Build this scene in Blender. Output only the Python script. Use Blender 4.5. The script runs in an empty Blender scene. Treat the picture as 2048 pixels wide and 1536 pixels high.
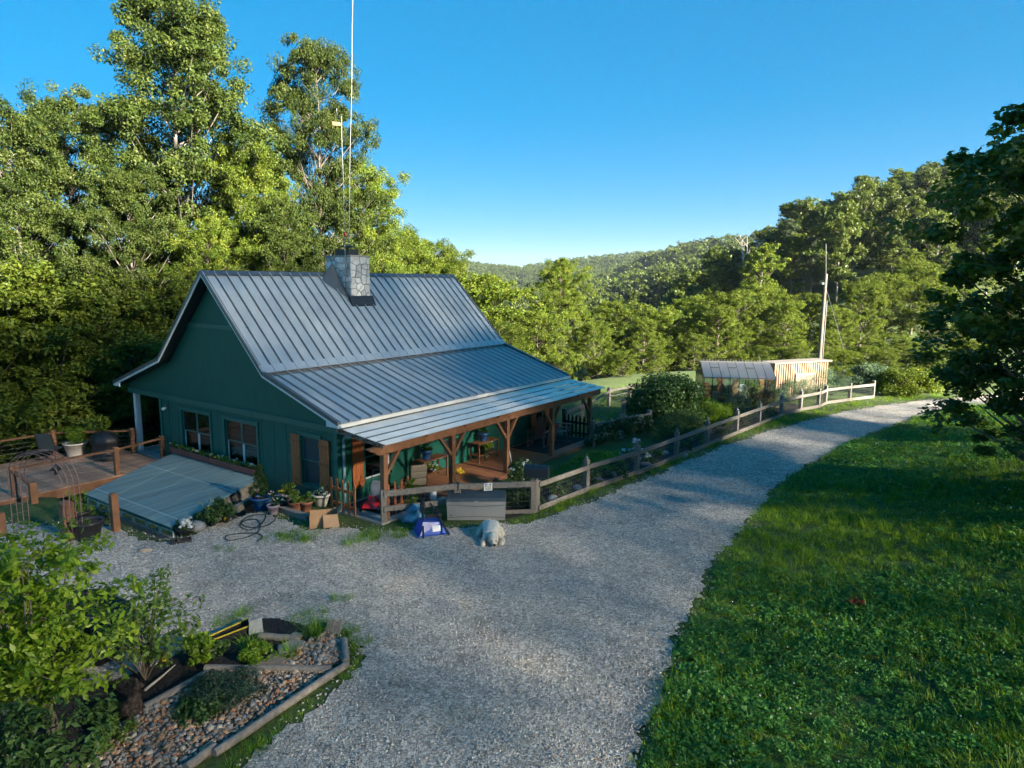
import bpy, math, random
import numpy as np
from mathutils import Vector, Matrix

# ---------------------------------------------------------------- camera, sky, sun, exposure
sc = bpy.context.scene
HC = 6.6                                   # camera height over the yard (m)
FPX, PITCH, ROLL = 1378.14, 0.1512, 0.0089  # focal length in px of a 2048 px wide frame
cam_d = bpy.data.cameras.new('camera'); cam = bpy.data.objects.new('camera', cam_d)
sc.collection.objects.link(cam); sc.camera = cam
cam_d.sensor_width = 36.0; cam_d.lens = FPX / 2048 * 36.0
cam_d.clip_start = 0.1; cam_d.clip_end = 9000
cam.matrix_world = Matrix.Translation((0, 0, HC)) @ Matrix.Rotation(math.pi / 2 - PITCH, 4, 'X') @ Matrix.Rotation(ROLL, 4, 'Z')

SUN_EL, SUN_AZ = math.radians(21), (0.80, -0.60)      # to-sun direction on the ground plane
SUN_STRENGTH, SKY_STRENGTH, EXPOSURE = 5.0, 0.056, 3.08
world = bpy.data.worlds.new('World'); sc.world = world; world.use_nodes = True
nt = world.node_tree; bg = nt.nodes['Background']
sky = nt.nodes.new('ShaderNodeTexSky'); sky.sky_type = 'NISHITA'; sky.sun_disc = False
sky.sun_elevation = SUN_EL; sky.sun_rotation = math.atan2(SUN_AZ[0], SUN_AZ[1])
sky.altitude = 0; sky.air_density = 0.7; sky.dust_density = 0.0; sky.ozone_density = 7.0
hsv = nt.nodes.new('ShaderNodeHueSaturation'); hsv.inputs['Saturation'].default_value = 1.9; hsv.inputs['Hue'].default_value = 0.496
gam = nt.nodes.new('ShaderNodeGamma'); gam.inputs[1].default_value = 0.42      # evens out zenith and horizon everywhere alike
nt.links.new(sky.outputs[0], gam.inputs[0]); nt.links.new(gam.outputs[0], hsv.inputs['Color']); nt.links.new(hsv.outputs[0], bg.inputs[0])
bg.inputs[1].default_value = SKY_STRENGTH
sun_d = bpy.data.lights.new('sun', 'SUN'); sun_d.energy = SUN_STRENGTH; sun_d.angle = math.radians(3.5); sun_d.color = (1.0, 0.90, 0.73)
sun = bpy.data.objects.new('sun', sun_d); sc.collection.objects.link(sun)
TO_SUN = Vector((SUN_AZ[0] * math.cos(SUN_EL), SUN_AZ[1] * math.cos(SUN_EL), math.sin(SUN_EL)))
sun.rotation_euler = TO_SUN.to_track_quat('Z', 'Y').to_euler()
sc.view_settings.view_transform = 'Standard'; sc.view_settings.look = 'None'
sc.view_settings.gamma = 1; sc.view_settings.use_curve_mapping = False; sc.view_settings.exposure = EXPOSURE
try:
    sc.cycles.use_adaptive_sampling = True; sc.cycles.adaptive_threshold = 0.02
    sc.cycles.max_bounces = 6; sc.cycles.diffuse_bounces = 3; sc.cycles.glossy_bounces = 3
    sc.cycles.transmission_bounces = 4; sc.cycles.transparent_max_bounces = 12
    sc.cycles.volume_bounces = 0; sc.cycles.use_denoising = True
except Exception: pass

# ---------------------------------------------------------------- helpers
rnd = random.Random(7)
rng = np.random.default_rng(7)
YAW = 0.9597; HX, HY = -4.8356, 18.6415       # the house frame: u along the ridge, w across, origin at the porch eave corner
CA, SA = math.cos(YAW), math.sin(YAW)
def hw(u, w, z=0.0): return Vector((HX + u * CA - w * SA, HY + u * SA + w * CA, z))
def hl(x, y): dx, dy = x - HX, y - HY; return dx * CA + dy * SA, -dx * SA + dy * CA
def ray(x, y):
    a, b = x - 1024, y - 768; cr, sr = math.cos(ROLL), math.sin(ROLL)
    X = (a * cr + b * sr) / FPX; Z = -(-a * sr + b * cr) / FPX; c, s = math.cos(PITCH), math.sin(PITCH)
    return X, c + Z * s, -s + Z * c
def at(x, y, z=0.0):                          # photograph pixel -> point on the level z
    d = ray(x, y); t = (z - HC) / d[2]; return Vector((d[0] * t, d[1] * t, z))
def at_y(x, y, Y):                            # photograph pixel -> point at the distance Y
    d = ray(x, y); t = Y / d[1]; return Vector((d[0] * t, Y, HC + d[2] * t))
COL = sc.collection

def obj(name, me, parent=None, mat=None, loc=None, rot=None):
    o = bpy.data.objects.new(name, me); COL.objects.link(o)
    if mat is not None and me is not None and not me.materials: me.materials.append(mat)
    if parent: o.parent = parent
    if loc is not None: o.location = loc
    if rot is not None: o.rotation_euler = rot
    return o
def tag(o, label=None, cat=None, group=None, kind=None):
    if label: o['label'] = label
    if cat: o['category'] = cat
    if group: o['group'] = group
    if kind: o['kind'] = kind
    return o
def thing(name, label, cat, loc=(0, 0, 0), rz=0.0, group=None):
    o = bpy.data.objects.new(name, None); COL.objects.link(o); o.empty_display_size = 0.2
    o.location = loc; o.rotation_euler = (0, 0, rz)
    return tag(o, label, cat, group)
def copy_tree(o, parent=None, loc=None, rz=None, s=None):
    c = o.copy(); COL.objects.link(c); c.parent = parent
    if loc is not None: c.location = loc
    if rz is not None: c.rotation_euler = (0, 0, rz)
    if s is not None: c.scale = s if hasattr(s, '__len__') else (s, s, s)
    for ch in o.children: copy_tree(ch, c)
    return c

class MB:
    """collects shapes, builds ONE mesh"""
    def __init__(self): self.v = []; self.f = []; self.sm = []
    def add(self, vs, fs, smooth=False):
        n = len(self.v); self.v += [tuple(p) for p in vs]
        self.f += [tuple(i + n for i in f) for f in fs]; self.sm += [smooth] * len(fs); return self
    def hexa(self, b, t):                    # 4 bottom, 4 top points
        return self.add(list(b) + list(t), [(3, 2, 1, 0), (4, 5, 6, 7), (0, 1, 5, 4), (1, 2, 6, 5), (2, 3, 7, 6), (3, 0, 4, 7)])
    def box(self, x0, x1, y0, y1, z0, z1):
        return self.hexa([(x0, y0, z0), (x1, y0, z0), (x1, y1, z0), (x0, y1, z0)], [(x0, y0, z1), (x1, y0, z1), (x1, y1, z1), (x0, y1, z1)])
    def beam(self, p, q, w, h, up=(0, 0, 1)):   # bar from p to q, width w, height h
        p, q, up = Vector(p), Vector(q), Vector(up); d = (q - p).normalized(); s = d.cross(up)
        if s.length < 1e-4: s = d.cross(Vector((1, 0, 0)))
        s.normalize(); t = s.cross(d).normalized(); s *= w / 2; t *= h / 2
        return self.hexa([p - s - t, p + s - t, p + s + t, p - s + t], [q - s - t, q + s - t, q + s + t, q - s + t])
    def tube(self, pts, r, n=6, cap=True):
        pts = [Vector(p) for p in pts]; k = len(pts); rs = r if hasattr(r, '__len__') else [r] * k
        vs = []
        for i, p in enumerate(pts):
            d = (pts[min(i + 1, k - 1)] - pts[max(i - 1, 0)]).normalized()
            a = Vector((0, 0, 1)) if abs(d.z) < .9 else Vector((1, 0, 0))
            s = d.cross(a).normalized(); t = s.cross(d)
            for j in range(n):
                an = 2 * math.pi * j / n; vs.append(p + (s * math.cos(an) + t * math.sin(an)) * rs[i])
        fs = [(i * n + j, i * n + (j + 1) % n, (i + 1) * n + (j + 1) % n, (i + 1) * n + j) for i in range(k - 1) for j in range(n)]
        self.add(vs, fs, True)
        if cap: self.add(vs[:n], [tuple(range(n))[::-1]]); self.add(vs[-n:], [tuple(range(n))])
        return self
    def lathe(self, prof, n=20, c=(0, 0, 0), smooth=True):   # [(r, z)]
        vs = []; fs = []; m = len(prof)
        for r, z in prof:
            for j in range(n):
                a = 2 * math.pi * j / n; vs.append((c[0] + r * math.cos(a), c[1] + r * math.sin(a), c[2] + z))
        for i in range(m - 1):
            for j in range(n): fs.append((i * n + j, i * n + (j + 1) % n, (i + 1) * n + (j + 1) % n, (i + 1) * n + j))
        self.add(vs, fs, smooth)
        self.add(vs[:n], [tuple(range(n))[::-1]]); self.add(vs[-n:], [tuple(range(n))]); return self
    def prism(self, poly, axis, a, b):       # polygon in the two other axes pushed from a to b along axis
        def P(p, t):
            return (t, p[0], p[1]) if axis == 0 else (p[0], t, p[1]) if axis == 1 else (p[0], p[1], t)
        n = len(poly); vs = [P(p, a) for p in poly] + [P(p, b) for p in poly]
        return self.add(vs, [tuple(range(n))[::-1], tuple(range(n, 2 * n))] + [(i, (i + 1) % n, n + (i + 1) % n, n + i) for i in range(n)])
    def sheet(self, rows, smooth=True):      # grid of points
        m = len(rows[0]); vs = [p for r in rows for p in r]
        return self.add(vs, [(i * m + j, i * m + j + 1, (i + 1) * m + j + 1, (i + 1) * m + j) for i in range(len(rows) - 1) for j in range(m - 1)], smooth)
    def ball(self, c, r, n=10, m=7, sq=(1, 1, 1)):
        vs = []; 
        for i in range(1, m):
            th = math.pi * i / m
            for j in range(n):
                a = 2 * math.pi * j / n; vs.append((c[0] + r * sq[0] * math.sin(th) * math.cos(a), c[1] + r * sq[1] * math.sin(th) * math.sin(a), c[2] - r * sq[2] * math.cos(th)))
        k = len(vs); vs += [(c[0], c[1], c[2] - r * sq[2]), (c[0], c[1], c[2] + r * sq[2])]
        fs = [(i * n + j, i * n + (j + 1) % n, (i + 1) * n + (j + 1) % n, (i + 1) * n + j) for i in range(m - 2) for j in range(n)]
        fs += [(k, (j + 1) % n, j) for j in range(n)] + [((m - 2) * n + j, (m - 2) * n + (j + 1) % n, k + 1) for j in range(n)]
        return self.add(vs, fs, True)
    def mesh(self, name='mesh'):
        me = bpy.data.meshes.new(name); me.from_pydata(self.v, [], self.f)
        me.polygons.foreach_set('use_smooth', self.sm); me.update(); return me
    def build(self, name, mat, parent=None, loc=None, rot=None): return obj(name, self.mesh(name), parent, mat, loc, rot)

# ---------------------------------------------------------------- materials
MATS = {}
def N(t, typ, **kw):
    n = t.nodes.new(typ)
    for k, v in kw.items():
        if k in n.inputs: n.inputs[k].default_value = v
        else: setattr(n, k, v)
    return n
def ramp(t, src, stops):
    r = t.nodes.new('ShaderNodeValToRGB'); e = r.color_ramp.elements
    while len(e) < len(stops): e.new(0.5)
    for i, (p, c) in enumerate(stops): e[i].position = p; e[i].color = (*c, 1)
    t.links.new(src, r.inputs[0]); return r.outputs[0]
def new_mat(name):
    m = bpy.data.materials.new(name); m.use_nodes = True; MATS[name] = m
    return m, m.node_tree, m.node_tree.nodes['Principled BSDF']
def plain(name, c, rough=.6, var=.25, scale=6.0, stretch=(1, 1, 1), bump=0.0, bscale=None, metal=0.0, spec=.5, objvar=0.0, detail=6.0):
    """a paint or material with grain: two noise octaves around the base colour"""
    m, t, b = new_mat(name); L = t.links.new
    tc = N(t, 'ShaderNodeTexCoord'); mp = N(t, 'ShaderNodeMapping'); mp.inputs['Scale'].default_value = stretch; L(tc.outputs['Object'], mp.inputs[0])
    nz = N(t, 'ShaderNodeTexNoise', Scale=scale, Detail=detail, Roughness=.65); L(mp.outputs[0], nz.inputs['Vector'])
    lo = tuple(x * (1 - var) for x in c); hi = tuple(min(1, x * (1 + var)) for x in c)
    col = ramp(t, nz.outputs['Fac'], [(.3, lo), (.7, hi)])
    if objvar:
        oi = N(t, 'ShaderNodeObjectInfo'); mr = N(t, 'ShaderNodeMapRange'); mr.inputs[3].default_value = 1 - objvar; mr.inputs[4].default_value = 1 + objvar
        L(oi.outputs['Random'], mr.inputs[0]); mx = N(t, 'ShaderNodeVectorMath', operation='SCALE'); L(col, mx.inputs[0]); L(mr.outputs[0], mx.inputs['Scale']); col = mx.outputs[0]
    L(col, b.inputs['Base Color']); b.inputs['Roughness'].default_value = rough; b.inputs['Metallic'].default_value = metal
    b.inputs['Specular IOR Level'].default_value = spec
    if bump:
        n2 = N(t, 'ShaderNodeTexNoise', Scale=bscale or scale * 4, Detail=5.0); L(mp.outputs[0], n2.inputs['Vector'])
        bp = N(t, 'ShaderNodeBump', Strength=bump, Distance=.02); L(n2.outputs['Fac'], bp.inputs['Height']); L(bp.outputs[0], b.inputs['Normal'])
    return m
def leaf_mat(name, stops, trans=.3, rough=.45, objvar=.15, spec=.35):
    m, t, b = new_mat(name); L = t.links.new
    at_ = N(t, 'ShaderNodeAttribute', attribute_name='var'); col = ramp(t, at_.outputs['Fac'], stops)
    oi = N(t, 'ShaderNodeObjectInfo'); mr = N(t, 'ShaderNodeMapRange'); mr.inputs[3].default_value = 1 - objvar; mr.inputs[4].default_value = 1 + objvar
    L(oi.outputs['Random'], mr.inputs[0]); mx = N(t, 'ShaderNodeVectorMath', operation='SCALE'); L(col, mx.inputs[0]); L(mr.outputs[0], mx.inputs['Scale'])
    L(mx.outputs[0], b.inputs['Base Color']); b.inputs['Roughness'].default_value = rough; b.inputs['Specular IOR Level'].default_value = spec
    tr = N(t, 'ShaderNodeBsdfTranslucent'); hs = N(t, 'ShaderNodeHueSaturation'); hs.inputs['Hue'].default_value = .485; hs.inputs['Value'].default_value = 1.5; hs.inputs['Saturation'].default_value = 1.1
    L(mx.outputs[0], hs.inputs['Color']); L(hs.outputs[0], tr.inputs[0])
    ms = N(t, 'ShaderNodeMixShader'); ms.inputs[0].default_value = trans; L(b.outputs[0], ms.inputs[1]); L(tr.outputs[0], ms.inputs[2])
    L(ms.outputs[0], t.nodes['Material Output'].inputs[0]); return m
def glass_mat(name, tint=(.9, .95, .95), gloss=.25, rough=.02, gmax=1.0):
    m, t, b = new_mat(name); L = t.links.new
    tr = N(t, 'ShaderNodeBsdfTransparent'); tr.inputs[0].default_value = (*tint, 1); gl = N(t, 'ShaderNodeBsdfGlossy'); gl.inputs['Roughness'].default_value = rough
    lw = N(t, 'ShaderNodeLayerWeight', Blend=.35); mr = N(t, 'ShaderNodeMapRange'); mr.inputs[3].default_value = gloss; mr.inputs[4].default_value = gmax
    L(lw.outputs['Fresnel'], mr.inputs[0]); ms = N(t, 'ShaderNodeMixShader'); L(mr.outputs[0], ms.inputs[0]); L(tr.outputs[0], ms.inputs[1]); L(gl.outputs[0], ms.inputs[2])
    L(ms.outputs[0], t.nodes['Material Output'].inputs[0]); return m

# ---------------------------------------------------------------- leaves as real faces
def leaf_faces(P, nrm, length, width, r=None, var=None, dirs=None):
    """diamond leaves at P facing nrm; returns a mesh with a 'var' attribute"""
    r = r or rng; n = len(P); P = np.asarray(P, float); nrm = nrm / (np.linalg.norm(nrm, axis=1, keepdims=True) + 1e-9)
    a = r.normal(size=(n, 3)) if dirs is None else np.asarray(dirs, float)
    a -= nrm * (a * nrm).sum(1, keepdims=True); a /= np.linalg.norm(a, axis=1, keepdims=True) + 1e-9
    b = np.cross(nrm, a); L = (length * r.uniform(.65, 1.3, (n, 1))); W = L * (width / length)
    V = np.empty((n, 4, 3)); V[:, 0] = P - a * L / 2; V[:, 1] = P + b * W / 2 + nrm * W * .15; V[:, 2] = P + a * L / 2 - nrm * L * .12; V[:, 3] = P - b * W / 2 + nrm * W * .15
    if var is None: var = r.uniform(0, 1, n)
    return V.reshape(-1, 3), np.repeat(np.clip(var, 0, 1), 4)
def quads_mesh(name, V, var, mat, idx=4):
    me = bpy.data.meshes.new(name); n = len(V); k = n // idx
    me.vertices.add(n); me.vertices.foreach_set('co', np.asarray(V, np.float32).ravel())
    me.loops.add(n); me.loops.foreach_set('vertex_index', np.arange(n, dtype=np.int32))
    me.polygons.add(k); me.polygons.foreach_set('loop_start', np.arange(0, n, idx, dtype=np.int32))
    try: me.polygons.foreach_set('loop_total', np.full(k, idx, dtype=np.int32))
    except Exception: pass
    me.update(calc_edges=True)
    a = me.attributes.new('var', 'FLOAT', 'POINT'); a.data.foreach_set('value', np.asarray(var, np.float32))
    me.materials.append(mat); return me
def clump_leaves(centers, radii, per, length, width, seed, up=.5, out=.6, flat=.75, cvar=.45, jitter=1.0, sprays=0):
    """leaves spread round clump centres; with sprays every clump breaks up into ragged twigs"""
    r = np.random.default_rng(seed); Ps = []; Ns = []; Vs = []
    if sprays:
        C2 = []; R2 = []
        for c, R in zip(centers, radii):
            d = r.normal(size=(sprays, 3)); d /= np.linalg.norm(d, axis=1, keepdims=True); d[:, 2] *= .65; d *= R * r.uniform(.45, 1.05, (sprays, 1)); C2 += list(np.asarray(c) + d); R2 += list(R * r.uniform(.28, .52, sprays))
        centers, radii, per = C2, R2, per / sprays
    for c, R in zip(centers, radii):
        n = max(3, int(per * r.uniform(.6, 1.4)))
        d = r.normal(size=(n, 3)); d /= np.linalg.norm(d, axis=1, keepdims=True)
        rad = R * r.uniform(.12, 1, (n, 1)) ** .55; p = d * rad; p[:, 2] *= flat
        Ps.append(np.asarray(c) + p); nn = d * out + np.array([0, 0, up]) + r.normal(size=(n, 3)) * .55 * jitter; Ns.append(nn)
        Vs.append(np.clip((1 - cvar) * r.uniform(0, 1, n) + cvar * r.uniform(0, 1), 0, 1))
    return leaf_faces(np.concatenate(Ps), np.concatenate(Ns), length, width, r, np.concatenate(Vs))
def smoothstep(a, b, x): t = np.clip((x - a) / (b - a), 0, 1); return t * t * (3 - 2 * t)
def in_poly(x, y, poly):
    x = np.asarray(x); y = np.asarray(y); r = np.zeros(x.shape, bool); n = len(poly)
    for i in range(n):
        x0, y0 = poly[i][0], poly[i][1]; x1, y1 = poly[(i + 1) % n][0], poly[(i + 1) % n][1]
        c = ((y0 > y) != (y1 > y)) & (x < (x1 - x0) * (y - y0) / (y1 - y0 + 1e-12) + x0); r ^= c
    return r
def poly_dist(x, y, line):
    x = np.asarray(x, float); y = np.asarray(y, float); best = np.full(x.shape, 1e9)
    for (x0, y0), (x1, y1) in zip(line[:-1], line[1:]):
        dx, dy = x1 - x0, y1 - y0; t = np.clip(((x - x0) * dx + (y - y0) * dy) / (dx * dx + dy * dy + 1e-9), 0, 1)
        best = np.minimum(best, np.hypot(x - x0 - t * dx, y - y0 - t * dy))
    return best
def scatter_gn(name, pts, rots, scales, protos, mat_list, label=None, cat=None):
    """uncountable cover: points that carry small tufts or stones (geometry nodes), one object"""
    col = bpy.data.collections.new(name + '_kinds')
    for i, me in enumerate(protos):
        po = bpy.data.objects.new(name + '_kind', me); col.objects.link(po)
    me = bpy.data.meshes.new(name); n = len(pts)
    me.vertices.add(n); me.vertices.foreach_set('co', np.asarray(pts, np.float32).ravel())
    a = me.attributes.new('rot', 'FLOAT_VECTOR', 'POINT'); a.data.foreach_set('vector', np.asarray(rots, np.float32).ravel())
    a = me.attributes.new('scl', 'FLOAT', 'POINT'); a.data.foreach_set('value', np.asarray(scales, np.float32))
    a = me.attributes.new('pick', 'INT', 'POINT'); a.data.foreach_set('value', rng.integers(0, len(protos), n).astype(np.int32))
    o = obj(name, me); o['kind'] = 'stuff'
    if label: o['label'] = label
    if cat: o['category'] = cat
    g = bpy.data.node_groups.new(name, 'GeometryNodeTree'); g.interface.new_socket('Geometry', in_out='INPUT', socket_type='NodeSocketGeometry'); g.interface.new_socket('Geometry', in_out='OUTPUT', socket_type='NodeSocketGeometry')
    gi = g.nodes.new('NodeGroupInput'); go = g.nodes.new('NodeGroupOutput'); ip = g.nodes.new('GeometryNodeInstanceOnPoints')
    ci = g.nodes.new('GeometryNodeCollectionInfo'); ci.inputs['Collection'].default_value = col; ci.inputs['Separate Children'].default_value = True; ci.inputs['Reset Children'].default_value = True
    def attr(nm, ty): q = g.nodes.new('GeometryNodeInputNamedAttribute'); q.data_type = ty; q.inputs['Name'].default_value = nm; return q.outputs[0]
    er = g.nodes.new('FunctionNodeEulerToRotation'); g.links.new(attr('rot', 'FLOAT_VECTOR'), er.inputs[0])
    g.links.new(gi.outputs[0], ip.inputs['Points']); g.links.new(ci.outputs[0], ip.inputs['Instance']); ip.inputs['Pick Instance'].default_value = True
    g.links.new(attr('pick', 'INT'), ip.inputs['Instance Index']); g.links.new(er.outputs[0], ip.inputs['Rotation']); g.links.new(attr('scl', 'FLOAT'), ip.inputs['Scale'])
    g.links.new(ip.outputs[0], go.inputs[0]); md = o.modifiers.new('scatter', 'NODES'); md.node_group = g
    return o
# ---------------------------------------------------------------- the lie of the land
ROAD_R = [at(x, y).xy for x, y in [(1255, 1640), (1270, 1536), (1300, 1430), (1338, 1330), (1372, 1230), (1408, 1160), (1450, 1090), (1500, 1040), (1540, 985), (1600, 940), (1700, 885), (1820, 838), (1925, 812)]]
ROAD_R = [(0.9, -6.0), (1.0, 2.0)] + [tuple(p) for p in ROAD_R] + [(33.0, 39.5), (42.0, 42.0)]
ROAD_L = [tuple(at(x, y).xy) for x, y in [(1075, 1042), (1180, 1003), (1300, 955), (1400, 912), (1500, 875), (1600, 846), (1700, 822), (1790, 808), (1860, 800), (1912, 797)]] + [(34.0, 43.5), (42.0, 46.0)]
YARD_BACK = [tuple(at(x, y).xy) for x, y in [(-260, 1040), (0, 1046), (100, 1050), (190, 1048), (250, 1065), (345, 1084), (460, 1040), (530, 1025), (610, 1060), (700, 1054), (760, 1062), (900, 1058), (1000, 1046)]]
BED_EDGE = [tuple(at(x, y).xy) for x, y in [(455, 1560), (545, 1490), (630, 1420), (703, 1345), (712, 1280), (650, 1246), (560, 1250), (500, 1246), (400, 1285), (300, 1335), (100, 1400), (-260, 1480)]]
GRAVEL = YARD_BACK + ROAD_L + ROAD_R[::-1] + [(-4.2, -6.0), (-3.9, 3.0)] + BED_EDGE
GRAVEL = [(float(a), float(b)) for a, b in GRAVEL]

def land(x, y):
    x = np.asarray(x, float); y = np.asarray(y, float)
    u = (x - HX) * CA + (y - HY) * SA; w = -(x - HX) * SA + (y - HY) * CA
    z = np.zeros(np.broadcast(x, y).shape)
    # the slope falls away behind the deck and the house
    z = z - 7 * smoothstep(13.8, 40, w + .0 * u) * smoothstep(-40, -4, u + 0) - 3.0 * smoothstep(11.8, 14.2, w) * smoothstep(60, 30, np.hypot(x, y))
    z = z - .9 * smoothstep(8.4, 9.6, w) * smoothstep(1.5, .3, u) * smoothstep(-14, -10, u)
    z = z - .5 * smoothstep(.9, .3, np.maximum(np.abs(u + 1.6) - 1.5, np.abs(w - 5.6) - 2.6))
    z = z - 6 * smoothstep(4.5, 30, w) * smoothstep(13, 24, u)
    z = z - 5 * smoothstep(48, 75, y) * smoothstep(30, 5, x)
    # grass bank right of the road
    right = smoothstep(0.4, 11, poly_dist(x, y, ROAD_R)) * (in_bank(x, y))
    z = z + 1.4 * right
    # unseen rise added behind and right of the camera, helping to shade the yard
    p = x * SUN_AZ[0] + y * SUN_AZ[1]
    side = smoothstep(46, 33, -x * SUN_AZ[1] + y * SUN_AZ[0])
    z = z + (4.0 * smoothstep(8, 24, p) + 6 * smoothstep(30, 140, p)) * side
    # wooded hill on the right, beyond the bend
    hill = np.clip(x - 24 - .10 * np.clip(y - 140, 0, 300), 0, 140) * .225
    z = z + hill * smoothstep(58, 140, y) + 4 * smoothstep(50, 95, y) * smoothstep(22, 50, x)
    # far country
    z = z + 4 * smoothstep(120, 210, y) * smoothstep(30, -30, x) + 14 * smoothstep(150, 330, y) * smoothstep(-20, -120, x)
    z = z + 19 * np.exp(-((x - 55) / 120) ** 2 - ((y - 760) / 110) ** 2) + 22 * np.exp(-((x + 60) / 110) ** 2 - ((y - 900) / 130) ** 2)
    z = z + 12 * np.exp(-((x - 110) / 50) ** 2 - ((y - 430) / 70) ** 2)
    z = z + 30 * smoothstep(1000, 1600, np.hypot(x, y))
    return z
def in_bank(x, y):
    poly = [(a, b) for a, b in ROAD_R] + [(60, 45), (60, -30), (0.9, -30)]
    return in_poly(x, y, poly).astype(float)
def land1(x, y): return float(land(np.array([x]), np.array([y]))[0])

g = np.sinh(np.linspace(-5.9, 5.9, 441)) / math.sinh(5.9) * 2600
gx, gy = np.meshgrid(g + 0, g + 20, indexing='xy'); gz = land(gx, gy) - 0.012
n = len(g); me = bpy.data.meshes.new('ground')
me.vertices.add(n * n); me.vertices.foreach_set('co', np.stack([gx, gy, gz], -1).astype(np.float32).ravel())
ii = (np.arange(n - 1)[:, None] * n + np.arange(n - 1)[None, :]).ravel(); quad = np.stack([ii, ii + 1, ii + n + 1, ii + n], 1).astype(np.int32)
me.loops.add(quad.size); me.loops.foreach_set('vertex_index', quad.ravel()); me.polygons.add(len(quad)); me.polygons.foreach_set('loop_start', np.arange(0, quad.size, 4, dtype=np.int32))
me.update(calc_edges=True); me.polygons.foreach_set('use_smooth', np.ones(len(quad), bool))
m, t, b = new_mat('earth_and_turf'); L = t.links.new
tc = N(t, 'ShaderNodeTexCoord'); n1 = N(t, 'ShaderNodeTexNoise', Scale=.35, Detail=8.0, Roughness=.7); n2 = N(t, 'ShaderNodeTexNoise', Scale=9.0, Detail=6.0, Roughness=.7)
L(tc.outputs['Object'], n1.inputs['Vector']); L(tc.outputs['Object'], n2.inputs['Vector'])
c1 = ramp(t, n1.outputs['Fac'], [(.3, (.040, .062, .012)), (.5, (.066, .115, .016)), (.72, (.105, .130, .026))])
c2 = ramp(t, n2.outputs['Fac'], [(.3, (.35, .35, .35)), (.7, (1.2, 1.2, 1.2))]); mx = N(t, 'ShaderNodeMixRGB', blend_type='MULTIPLY'); mx.inputs[0].default_value = 1
L(c1, mx.inputs[1]); L(c2, mx.inputs[2]); L(mx.outputs[0], b.inputs['Base Color']); b.inputs['Roughness'].default_value = .95
bp = N(t, 'ShaderNodeBump', Strength=.6, Distance=.06); L(n2.outputs['Fac'], bp.inputs['Height']); L(bp.outputs[0], b.inputs['Normal'])
tag(obj('ground', me, None, m), kind='structure')

# gravel drive: one sheet with a ragged outline
m, t, b = new_mat('gravel'); L = t.links.new
tc = N(t, 'ShaderNodeTexCoord'); v1 = N(t, 'ShaderNodeTexVoronoi', Scale=25.0); v2 = N(t, 'ShaderNodeTexVoronoi', Scale=55.0); nz = N(t, 'ShaderNodeTexNoise', Scale=.7, Detail=7.0, Roughness=.65); n3 = N(t, 'ShaderNodeTexNoise', Scale=4.0, Detail=5.0, Roughness=.7)
for q in (v1, v2, nz, n3): L(tc.outputs['Object'], q.inputs['Vector'])
sp = N(t, 'ShaderNodeSeparateColor'); L(v1.outputs['Color'], sp.inputs[0]); sp2 = N(t, 'ShaderNodeSeparateColor'); L(v2.outputs['Color'], sp2.inputs[0])
ca = ramp(t, sp.outputs[0], [(0, (.13, .12, .11)), (.3, (.33, .31, .28)), (.7, (.56, .53, .48)), (.9, (.80, .76, .70)), (1, (.92, .89, .83))])
cb = ramp(t, sp2.outputs[1], [(0, (.12, .115, .105)), (.35, (.36, .34, .31)), (.75, (.60, .57, .52)), (1, (.90, .86, .80))])
mxa = N(t, 'ShaderNodeMixRGB'); mxa.inputs[0].default_value = .45; L(ca, mxa.inputs[1]); L(cb, mxa.inputs[2])
tint = ramp(t, nz.outputs['Fac'], [(.25, (.55, .52, .48)), (.42, (.88, .86, .83)), (.56, (1.05, 1.02, .97)), (.66, (1.10, .98, .83)), (.8, (.92, .77, .60))])
mxb = N(t, 'ShaderNodeMixRGB', blend_type='MULTIPLY'); mxb.inputs[0].default_value = 1; L(mxa.outputs[0], mxb.inputs[1]); L(tint, mxb.inputs[2])
dirt = ramp(t, n3.outputs['Fac'], [(.25, (.62, .6, .56)), (.5, (1, 1, 1)), (.8, (1.08, 1.07, 1.05))])
mxc = N(t, 'ShaderNodeMixRGB', blend_type='MULTIPLY'); mxc.inputs[0].default_value = 1; L(mxb.outputs[0], mxc.inputs[1]); L(dirt, mxc.inputs[2])
L(mxc.outputs[0], b.inputs['Base Color']); b.inputs['Roughness'].default_value = .9
sub = N(t, 'ShaderNodeMath', operation='ADD'); L(v1.outputs['Distance'], sub.inputs[0]); L(v2.outputs['Distance'], sub.inputs[1])
bp = N(t, 'ShaderNodeBump', Strength=1.0, Distance=.03); bp.invert = True; L(sub.outputs[0], bp.inputs['Height']); L(bp.outputs[0], b.inputs['Normal'])
def ragged(poly, step=.12, amp=.16, seed=3):
    out = []; n_ = len(poly); q = 0.0
    for i in range(n_):
        a, b_, c, d = [Vector(poly[(i + k) % n_]) for k in (-1, 0, 1, 2)]; L_ = (c - b_).length; k = max(1, min(400, int(L_ / step))); nn = Vector((-(c - b_).y, (c - b_).x)) / (L_ + 1e-9); sm = L_ < 14
        for j in range(k):
            t_ = j / k; p = .5 * ((2 * b_) + (c - a) * t_ + (2 * a - 5 * b_ + 4 * c - d) * t_ ** 2 + (3 * b_ - a - 3 * c + d) * t_ ** 3) if sm and (b_ - a).length < 14 and (d - c).length < 14 else b_.lerp(c, t_)
            q += L_ / k; w_ = .45 * math.sin(q * 1.7 + seed) + .3 * math.sin(q * 4.3 + 1) + .25 * math.sin(q * 11.1) + .35 * math.sin(q * 23.7 + 2 * math.sin(q * 3.1)); p = p + nn * amp * w_; out.append((p.x, p.y))
    return out
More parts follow.
